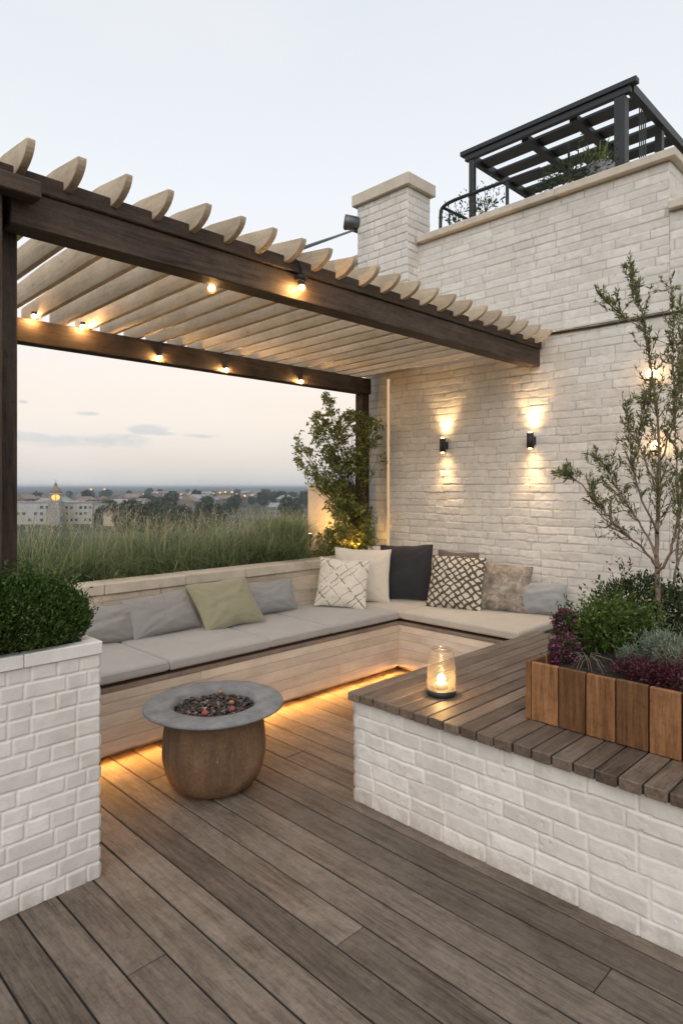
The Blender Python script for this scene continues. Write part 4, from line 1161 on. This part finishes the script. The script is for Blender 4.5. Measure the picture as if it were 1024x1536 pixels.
q_ = c_ + np.stack([g.normal(0, .07, m_), g.normal(0, .07, m_), np.zeros(m_)], 1)
V, F, tn, al = grass('g', q_, g.uniform(.42, .62, m_), g, bend=.62, w=.0015, straw=.22)
o = mesh('grass_clump', V, F, M['grass'], None, False, {'tone': tn, 'along': al})
tag(o, 'greener rounded grass clump at the end of the bed by the climbing shrub', 'grass clump')

cl = thing('climbing_shrub', 'leafy climbing shrub scrambling up the far pergola post', 'shrub', (4.8, 4.75, .84))
g = np.random.default_rng(31)
# measured outline of the crown: (height row, left, right)
rows = [(590, 478, 492), (600, 474, 500), (615, 476, 512), (628, 456, 568), (645, 444, 572), (665, 440, 568), (690, 444, 562), (712, 454, 560), (735, 468, 558), (755, 478, 560), (775, 486, 560),
        (790, 484, 558), (805, 474, 562), (822, 472, 562), (836, 478, 566)]
rw = np.array(rows, float)
st = MB(); PP, DD = [], []
base = np.array([4.92, 4.68, .84]); ntw = 0
for k in range(4200):
    py = g.uniform(588, 838); l_, r_ = np.interp(py, rw[:, 0], rw[:, 1]), np.interp(py, rw[:, 0], rw[:, 2])
    px = g.uniform(l_, r_)
    edge = min(px - l_, r_ - px) / 18.0
    nz_ = float(fbm(np.array([px / 17.0]), np.array([py / 17.0]), 5, 3)[0])
    dense = .12 if 715 < py < 792 and px < 542 else .28 if py < 792 else .75
    if nz_ * .9 + .42 * min(1, edge) + dense * .55 < g.uniform(.12, .72): continue
    d = 6.70 + g.normal(0, .10) - (.10 if py > 780 else 0)
    c_ = at(px, py, d); ntw += 1
    dv = unit(g.normal(size=3) + np.array([0, 0, .25])); L = g.uniform(.03, .085)
    if ntw % 6 == 0:
        mid = (base + c_) / 2; mid[:2] = mid[:2] * .45 + base[:2] * .55
        st.tube(smooth([base + np.append(g.normal(0, .04, 2), 0), mid + g.normal(0, .02, 3), c_ - dv * L * .4], 4), list(np.linspace(.004, .0011, 9)), 4, cap=False)
    st.tube([c_ - dv * L * .4, c_ + dv * L * .6], [.0014, .0008], 3, cap=False)
    kk = int(g.integers(4, 8)); tt = g.uniform(-.4, .65, kk)[:, None]
    PP.append(c_ + dv * L * tt + g.normal(size=(kk, 3)) * .004); DD.append(dv * .6 + g.normal(size=(kk, 3)) * .7)
for (px, py) in [(574, 690), (576, 695), (572, 686), (570, 640)]:
    c_ = at(px, py, 6.55); st.tube(smooth([at(556, py + 20, 6.66), (at(563, py + 2, 6.6) + c_) / 2, c_], 3), list(np.linspace(.003, .001, 7)), 4, cap=False)
    PP.append(c_ + g.normal(size=(16, 3)) * .022); DD.append(g.normal(size=(16, 3)))
PP = np.vstack(PP); DD = np.vstack(DD)
leaves('foliage', PP, DD, .042 * g.uniform(.6, 1.2, len(PP)), .46, M['vine_leaf'], cl, np.clip(g.normal(.45, .25, len(PP)), 0, 1), seed=8)
st.build('stem', M['stem'], cl)

def uplight(loc, label, e, aim=(0, 0)):
    t = thing('garden_spotlight', label, 'garden light', loc, 'warm garden lights in the grass bed')
    x, y, z = loc
    m = MB(); m.tube([(x, y, z - .10), (x, y, z)], .012, 10); m.lathe([(.02, 0), (.032, .01), (.034, .05), (.028, .05), (.02, .02)], loc, 20); m.build('housing', M['metal'], t)
    m = MB(); m.lathe([(0, .035), (.026, .036), (.026, .048), (0, .052)], loc, 20); m.build('lens', M['bulb'], t)
    lamp('uplight_glow', 'POINT', (x, y, z + .075), e, (1, .52, .12), shadow_soft_size=.018)
uplight((4.86, 5.36, 1.02), 'warm garden light glowing in the grass before the pale parapet wall', 2.6)
uplight((4.86, 4.60, .93), 'warm garden light glowing at the foot of the climbing shrub', 8)

# ================================================================== ROOFTOP TERRACE THINGS
rc_ = thing('rooftop_canopy', 'charcoal metal slatted canopy standing on the upper roof', 'canopy', (6.0, 3.2, 3.7))
def bar(m, p0, p1, w, h=None):
    m.tube([p0, p1], w / 2 * 1.2, 4 if h is None else 4)
XR0, XR1, YR0, YR1, ZR = 6.0, 7.72, 2.27, 4.06, 5.28
m = MB()
m.box((XR0 - .03, YR0 - .06, ZR - .005), (XR0 + .05, YR1 + .05, ZR + .045), .004); m.box((XR0 - .01, YR0, ZR - .07), (XR0 + .04, YR1, ZR - .006), .004)
m.box((XR1 - .05, YR0, ZR - .05), (XR1, YR1, ZR + .04), .004); m.box((XR0 + .052, YR0 - .01, ZR - .05), (XR1 - .052, YR0 + .05, ZR + .04), .004); m.box((XR0 + .052, YR1 - .06, ZR - .06), (XR1 - .052, YR1, ZR + .03), .004)
m.build('frame', M['metal'], rc_)
for yb in (2.84, 3.36):
    m = MB(); m.box((XR0 + .053, yb - .04, ZR - .085), (XR1 - .053, yb + .04, ZR - .022), .004); m.build('cross_beam', M['metal'], rc_)
x = XR0 + .22
while x < XR1 - .15:
    m = MB(); m.box((x, YR0 + .052, ZR - .02), (x + .185, YR1 - .062, ZR + .012), .003); m.build('slat', M['metal'], rc_); x += .32
for (x, y, w) in ((XR0 + .01, 3.97, .06), (XR0 + .02, 2.36, .10), (XR1 - .03, 2.32, .07), (XR1 - .03, 3.97, .07), (6.86, 2.31, .07)):
    m = MB(); m.box((x - w / 2, y - w / 2, 3.702), (x + w / 2, y + w / 2, ZR - .087), .004); m.build('post', M['metal'], rc_)
m = MB()
for k in range(4): m.tube([(6.30 + k * .05, 2.30, 4.2), (6.30 + k * .05, 2.30, 5.2)], .006, 5)
m.build('cable', M['metal'], rc_); m = MB(); m.tube([(6.5, 3.1, ZR - .05), (6.52, 3.1, 4.9), (6.5, 3.08, 4.35)], .014, 6)
m.build('cable', M['metal'], rc_)
m = MB(); m.box((6.10, 2.26, 3.9), (6.8, 2.275, 4.62), .003); m.build('side_panel', M['metal'], rc_)

rl = thing('rooftop_railing', 'dark metal guard rail behind the parapet next to the chimney', 'railing', (5.5, 3.6, 3.7))
m = MB()
m.tube(smooth([(5.50, 4.03, 3.705), (5.50, 4.03, 4.42), (5.50, 4.02, 4.53), (5.50, 3.90, 4.565), (5.50, 3.2, 4.555), (5.50, 2.9, 4.55)], 4), .018, 10)
m.build('top_rail', M['metal'], rl)
m = MB(); m.tube([(5.50, 4.0, 4.53), (6.1, 3.98, 4.53), (6.7, 3.96, 4.53)], .016, 8); m.build('side_rail', M['metal'], rl)
for (x, y) in ((5.5, 3.24), (5.62, 4.0)):
    m = MB(); m.tube([(x, y, 3.705), (x, y, 4.55)], .017 if y < 3.5 else .009, 8); m.build('post', M['metal'], rl)
m = MB(); m.tube([(6.0, 3.05, 4.62), (6.0, 2.38, 4.62)], .016, 8); m.tube([(6.0, 3.05, 3.705), (6.0, 3.05, 4.62)], .016, 8); m.build('canopy_rail', M['metal'], rl)
m = MB(); m.tube(smooth([(5.5, 3.17, 4.1), (5.5, 3.17, 4.26), (5.5, 3.12, 4.30), (5.5, 3.02, 4.28), (5.5, 2.99, 4.1), (5.5, 2.99, 3.8)], 4), .012, 8); m.build('hoop', M['metal'], rl)

def scrub(name, label, c, rad, n, seed):
    return bush(name, label, 'plant', c, rad, n, .045, .35, 'dark_leaf', seed, 'plants on the upper roof', .5, .3, .5, 18)
scrub('roof_plant', 'trailing dark plant along the parapet beneath the canopy', (5.62, 2.66, 4.47), (.10, .36, .12), 520, 91)
scrub('roof_plant', 'small dark plant on the roof beside the front canopy post', (5.62, 3.55, 4.42), (.07, .12, .07), 130, 92)
scrub('roof_plant', 'small dark plant beside the chimney under the guard rail', (5.62, 3.93, 4.41), (.06, .08, .07), 110, 93)
yb = thing('roof_plant', 'yellow green strappy plant beside the thick canopy post', 'plant', (5.8, 2.42, 4.1), 'plants on the upper roof')
g = np.random.default_rng(5); nP = 26
leaves('foliage', np.array([5.75, 2.47, 4.50]) + g.normal(size=(nP, 3)) * .03, g.normal(size=(nP, 3)) * .5 + np.array([0, -.1, 1.0]), g.uniform(.15, .3, nP), .12, M['shrub_leaf'], yb, np.full(nP, .9), seed=3)
m = MB(); m.lathe([(0, 0), (.09, 0), (.12, .8), (.1, .8), (.09, .75), (0, .75)], (5.75, 2.44, 3.705), 20); m.build('pot', M['concrete'], yb)

# ================================================================== TOWN BELOW
M['white_wall'] = m_rough('far_white_wall', (.30, .30, .295), (.42, .41, .40), .5)
M['far_roof'] = m_rough('far_roof_tiles', (.15, .11, .09), (.26, .19, .15), .6)
M['far_roof_grey'] = m_rough('far_grey_roof', (.17, .17, .17), (.3, .3, .3), .6)
M['far_glass'] = m_plain('far_dark_window', (.03, .035, .045), .3)
M['lit'] = m_emit('town_lamp_orange', (1.0, .38, .08), .62)
M['lit_red'] = m_emit('town_lamp_red', (1.0, .12, .07), .4)
def flat(px, py, d, z=None):
    p_ = at(px, py, d)
    if z is not None: p_[2] = z
    return p_
CR = Matrix.Rotation(R(-45), 4, 'Z')
def white_block(px0, px1, d, top, label, rows=3, nb=9):
    c_ = flat((px0 + px1) / 2, 730, d); w = (px1 - px0) / 960 * d
    t = thing('white_building', label, 'building', (c_[0], c_[1], -19), None, True, R(-45))
    h = top + 19
    m = MB(); m.box((-w / 2, 0, 0), (w / 2, 14, h), .05); m.build('wall', M['white_wall'], t)
    m = MB(); m.box((-w / 2 - .3, -.3, h + .02), (w / 2 + .3, 14.3, h + .5), .05); m.build('roof', M['far_roof_grey'], t)
    for r_ in range(rows):
        for k in range(nb):
            if random.random() < .35: continue
            x = -w / 2 + (k + .5) * w / nb
            m = MB(); m.box((x - w / nb * .27, -.06, h - 1.6 - r_ * 3.4 - 1.5), (x + w / nb * .27, .02, h - 1.6 - r_ * 3.4), .02); m.build('window', M['far_glass'], t)
    return t
white_block(-30, 76, 345, -7.2, 'long white building left of the lit domed tower', 3, 12)
white_block(97, 139, 350, -7.4, 'shorter white building right of the lit domed tower', 3, 6)
white_block(139, 153, 352, -8.6, 'narrow white end block beside the far trees', 3, 2)
tb = thing('tan_building', 'small tan building below the far trees', 'building', tuple(flat(167, 730, 330, -19)), None, True, R(-45))
m = MB(); m.box((-4, 0, 0), (4, 10, 6.6), .05); m.build('wall', m_rough('tan_wall', (.36, .31, .22), (.46, .4, .3), .5), tb)
m = MB(); m.prism([(-.5, 6.62), (10.5, 6.62), (5, 9)], 0, -4.4, 4.4); m.build('roof', M['far_roof'], tb)
# domed tower
dp = flat(84, 730, 340, -19)
dt = thing('domed_tower', 'dark domed tower with a glowing orange lamp among white buildings', 'tower', tuple(dp), None, True, R(-45))
m = MB(); m.box((-3.6, -3.2, 0), (3.6, 5, 9.0), .1); m.box((-2.9, -2.9, 9.02), (2.9, 4, 12.6), .1); m.build('base', M['far_roof_grey'], dt)
m = MB(); m.lathe([(3.2, 12.62), (3.2, 13.2), (0, 13.25)], n=20); m.lathe([(0, 16.5), (3.5, 16.55), (3.5, 17.0), (3.1, 17.1), (0, 17.1)], n=20); m.build('drum', M['slab'], dt)
m = MB(); m.lathe([(3.1, 17.12), (3.1, 17.6), (2.7, 18.7), (1.9, 19.7), (1.1, 20.3), (.8, 20.5), (.8, 21.8), (.5, 22.4), (.12, 22.9), (.1, 24.2), (0, 24.3)], n=24); m.build('dome', M['far_roof'], dt)
for k in range(8):
    a = 2 * math.pi * k / 8; m = MB(); m.tube([(3.0 * math.cos(a + .39), 3.0 * math.sin(a + .39), 13.2), (3.0 * math.cos(a + .39), 3.0 * math.sin(a + .39), 16.5)], .22, 6); m.build('column', M['white_wall'], dt)
m = MB(); m.lathe([(0, -1.6), (1.3, -1.3), (2.1, -.4), (2.2, .3), (1.5, 1.2), (0, 1.6)], (0, 0, 14.9), 20); m.build('lamp', M['lit'], dt)
# trees and houses of the town
def far_tree():
    t = thing('far_tree', 'dark round tree in the valley below the terrace', 'tree', (0, 0, -19), 'trees in the valley below', True)
    g = np.random.default_rng(2); P, D = blob_points((0, 0, 6), (4.6, 4.6, 4.6), 900, g, .45, .5)
    leaves('crown', P, D + g.normal(size=P.shape) * .8, 1.3 * g.uniform(.6, 1.3, len(P)), .8, M['far_leaf'], t, np.clip(g.normal(.45, .25, len(P)), 0, 1), seed=1)
    m = MB(); m.tube([(0, 0, -1), (.1, 0, 3), (0, .1, 6)], [.45, .3, .12], 7); m.build('trunk', M['bark'], t)
    return t
ft0 = far_tree(); first = True
g = np.random.default_rng(8)
spots = []
for px in range(158, 335, 13): spots.append((px + g.uniform(-6, 6), g.uniform(275, 345), g.uniform(.8, 1.35)))
for k in range(26): spots.append((g.uniform(20, 480), g.uniform(380, 620), g.uniform(.7, 1.3)))
for k in range(40): spots.append((g.uniform(30, 480), g.uniform(640, 1500), g.uniform(.9, 1.6)))
for px in (395, 410, 422, 440, 455, 470): spots.append((px + g.uniform(-5, 5), g.uniform(640, 760), g.uniform(1.1, 1.6)))
for k, (px, d, s) in enumerate(spots):
    p_ = flat(px, 730, d); p_[2] = -19.2
    if k == 0: ft0.location = p_; ft0.scale = (s, s, s * .95)
    else: dup(ft0, p_, rotz=g.uniform(0, 6.28), scale=(s * g.uniform(.85, 1.2), s * g.uniform(.85, 1.2), s * g.uniform(.75, 1.15)))
def far_house(label, wm, rm, group):
    t = thing('far_house', label, 'house', (0, 0, -19), group, True)
    m = MB(); m.box((-7, -5, -1), (7, 5, 6), .05); m.build('wall', wm, t)
    m = MB(); m.prism([(-5.6, 6.02), (5.6, 6.02), (0, 9)], 0, -7.5, 7.5); m.build('roof', rm, t)
    m = MB()
    for s in (-1, 1):
        for k in range(4):
            for z in (1, 3.8): m.box((-5.6 + k * 3.4, s * 5.0 - .05, z), (-4.2 + k * 3.4, s * 5.0 + .05, z + 1.5), .02)
    m.build('window', M['far_glass'], t)
    return t
h0 = far_house('brown gabled house in the distant town', m_rough('far_tan_wall', (.14, .12, .10), (.24, .20, .17), .5), M['far_roof'], 'houses in the distant town')
h1 = far_house('grey roofed house in the distant town', m_rough('far_grey_wall', (.16, .155, .15), (.26, .25, .24), .5), M['far_roof_grey'], 'houses in the distant town')
for k in range(64):
    px = g.uniform(185, 470) if k > 12 else g.uniform(40, 200); d = g.uniform(620, 1500) if k > 20 else g.uniform(430, 700)
    p_ = flat(px, 730, d); p_[2] = -18.8; src = h0 if k % 2 else h1; rz = g.uniform(0, 3.14); s = g.uniform(.8, 1.5)
    if k < 2: src.location = p_; src.rotation_euler = (0, 0, rz)
    else: dup(src, p_, rotz=rz, scale=(s * g.uniform(.8, 1.6), s, s * g.uniform(.8, 1.1)))
def street_lamp(px, py, d, r, mt, label, group):
    p_ = at(px, py, d)
    t = thing('street_lamp', label, 'lamp', (p_[0], p_[1], -19), group)
    m = MB(); m.lathe([(0, -r), (r * .7, -r * .7), (r, 0), (r * .7, r * .7), (0, r)], tuple(p_), 10); m.build('lamp_head', M[mt], t)
    m = MB(); m.tube([(p_[0], p_[1], -19.5), (p_[0], p_[1], p_[2] - r)], .25, 6); m.build('mast', M['metal'], t)
for (px, py, d, r, mt) in [(137, 734, 1400, 1.9, 'lit'), (157, 734, 1400, 1.9, 'lit'), (295, 741, 950, 1.9, 'lit'), (330, 739, 1000, 1.4, 'lit'), (338, 738, 1000, 1.4, 'lit'), (348, 738, 1000, 1.5, 'lit'), (363, 746, 800, 2.3, 'lit'), (367, 744, 820, 1.5, 'lit'), (400, 741, 900, .9, 'lit'), (272, 741, 950, .9, 'lit'), (253, 743, 850, .9, 'lit'), (312, 742, 900, .8, 'lit'), (321, 740, 980, .9, 'lit'), (355, 741, 900, 1.0, 'lit'), (378, 743, 850, .8, 'lit'), (386, 739, 1100, 1.0, 'lit'), (420, 742, 900, .8, 'lit'), (345, 744, 800, .8, 'lit'), (215, 741, 950, .8, 'lit'), (236, 739, 1100, .9, 'lit'), (360, 748, 720, .9, 'lit')]:
    street_lamp(px, py, d, r, mt, 'orange street lamp glowing in the distant town', 'street lamps in the distant town')
for (px, py) in ((159, 738), (163, 739)):
    street_lamp(px, py, 1300, 1.5, 'lit_red', 'red beacon lamp glowing in the distant town', 'red beacons in the distant town')

# ================================================================== SKY + SUN
SUN_DIR = np.array([-.70, -.52, .62]); SUN_DIR /= np.linalg.norm(SUN_DIR)
el = math.asin(SUN_DIR[2]); az = math.atan2(SUN_DIR[0], SUN_DIR[1])
sun = lamp('sun', 'SUN', (0, 0, 30), .34, (1.0, .95, .88), angle=R(55))
sun.rotation_euler = Vector(SUN_DIR).to_track_quat('Z', 'Y').to_euler()
W = bpy.data.worlds.new('World'); S.world = W; W.use_nodes = True
t = W.node_tree; t.nodes.clear()
class WN(NT):
    def __init__(self, tree): self.t = tree
N = WN(t)
out = N.n('ShaderNodeOutputWorld'); bg = N.n('ShaderNodeBackground')
sky = N.n('ShaderNodeTexSky'); sky.sky_type = 'NISHITA'; sky.sun_disc = False; sky.sun_elevation = el; sky.sun_rotation = az
sky.air_density = 1.0; sky.dust_density = 2.0; sky.ozone_density = 1.0
tc = N.n('ShaderNodeTexCoord'); sp = N.n('ShaderNodeSeparateXYZ'); N.l(tc.outputs['Generated'], sp.inputs[0])
z = sp.outputs[2]
grad = N.ramp(N.math('ADD', N.math('MULTIPLY', z, .5), .5, clamp=True), [
    (.0, (.25, .24, .23)), (.49, (.40, .38, .37)), (.502, (.58, .57, .57)), (.525, (.72, .635, .575)), (.552, (.87, .73, .61)), (.585, (.92, .80, .69)), (.64, (.855, .845, .83)), (.70, (.835, .855, .868)), (.80, (.745, .78, .805)), (1, (.67, .715, .76))])
# clouds low on the left: soft-edged banks measured by bearing and height
azi = N.math('SUBTRACT', N.math('ARCTAN2', sp.outputs[0], sp.outputs[1]), math.pi / 4)
hor = N.math('SQRT', N.math('ADD', N.math('POWER', sp.outputs[0], 2.0), N.math('POWER', sp.outputs[1], 2.0)))
ele = N.math('ARCTAN2', z, hor)
comb = N.n('ShaderNodeCombineXYZ'); N.l(azi, comb.inputs[0]); N.l(N.math('MULTIPLY', ele, 3.0), comb.inputs[1])
nz = N.noise(comb.outputs[0], 14, 6, .6)
def bank(px, py, w, h):
    a0 = math.atan((px - 512) / 960); e0 = math.atan((730 - py) / 960 * math.cos(a0)); k = math.cos(a0) / 960
    dx = N.math('DIVIDE', N.math('SUBTRACT', azi, a0), w * k); dy = N.math('DIVIDE', N.math('SUBTRACT', ele, e0), h * k)
    r2_ = N.math('ADD', N.math('POWER', N.math('ABSOLUTE', dx), 2.0), N.math('POWER', N.math('ABSOLUTE', dy), 2.0))
    return N.math('SUBTRACT', 1.0, r2_)
dens = None
for a in ((120, 661, 110, 13), (40, 655, 60, 10), (225, 644, 34, 8), (245, 650, 20, 4), (132, 620, 20, 4), (300, 654, 26, 4), (36, 603, 8, 3), (-120, 640, 120, 16), (700, 640, 120, 10)):
    b_ = bank(*a); dens = b_ if dens is None else N.math('MAXIMUM', dens, b_)
cm = N.math('ADD', dens, N.math('MULTIPLY', N.math('SUBTRACT', nz, .5), 4.2))
cm = N.ramp(cm, [(-.0, 0.0), (1.0, .85)])
col = N.mix(cm, grad, (.50, .49, .50))
# thin high cloud
hz2 = N.noise(N.mapping(tc.outputs['Generated'], (1, 1, 3)), 2.2, 5, .55)
col = N.mix(N.ramp(hz2, [(.4, 0.0), (.7, .35)]), col, (.86, .86, .855))
# added gain: sky brightened behind the viewer to light the facing walls
dt_ = N.vmath('DOT_PRODUCT', tc.outputs['Generated'], (-.70, -.60, .35))
dtn = [n_ for n_ in t.nodes if n_.type == 'VECT_MATH' and n_.operation == 'DOT_PRODUCT'][-1]
gain = N.math('ADD', 1.0, N.math('MULTIPLY', N.math('MAXIMUM', dtn.outputs['Value'], 0.0), .12))
col = N.mix(1.0, col, N.mix(1.0, (1, 1, 1), (1, 1, 1)), 'MULTIPLY')
sc_ = N.n('ShaderNodeVectorMath', operation='SCALE'); N.l(col, sc_.inputs[0]); N.l(gain, sc_.inputs['Scale'])
K = 2.72                                                            # gradient in the Sky Texture's own units
sc2_ = N.n('ShaderNodeVectorMath', operation='SCALE'); N.l(sc_.outputs[0], sc2_.inputs[0]); sc2_.inputs['Scale'].default_value = K
fin = N.mix(.94, sky.outputs[0], sc2_.outputs[0])
N.l(fin, bg.inputs[0]); bg.inputs[1].default_value = .10
N.l(bg.outputs[0], out.inputs[0])
W.cycles.sampling_method = 'MANUAL'; W.cycles.sample_map_resolution = 512

# ================================================================== RENDER SETTINGS
S.render.engine = 'CYCLES'
S.view_settings.view_transform = 'Standard'; S.view_settings.look = 'None'; S.view_settings.gamma = 1.0
S.view_settings.exposure = 2.0
c = S.cycles
c.use_denoising = True; c.max_bounces = 6; c.diffuse_bounces = 3; c.glossy_bounces = 3; c.transmission_bounces = 4; c.transparent_max_bounces = 8
c.volume_bounces = 0; c.caustics_reflective = False; c.caustics_refractive = False
c.sample_clamp_indirect = 4.0
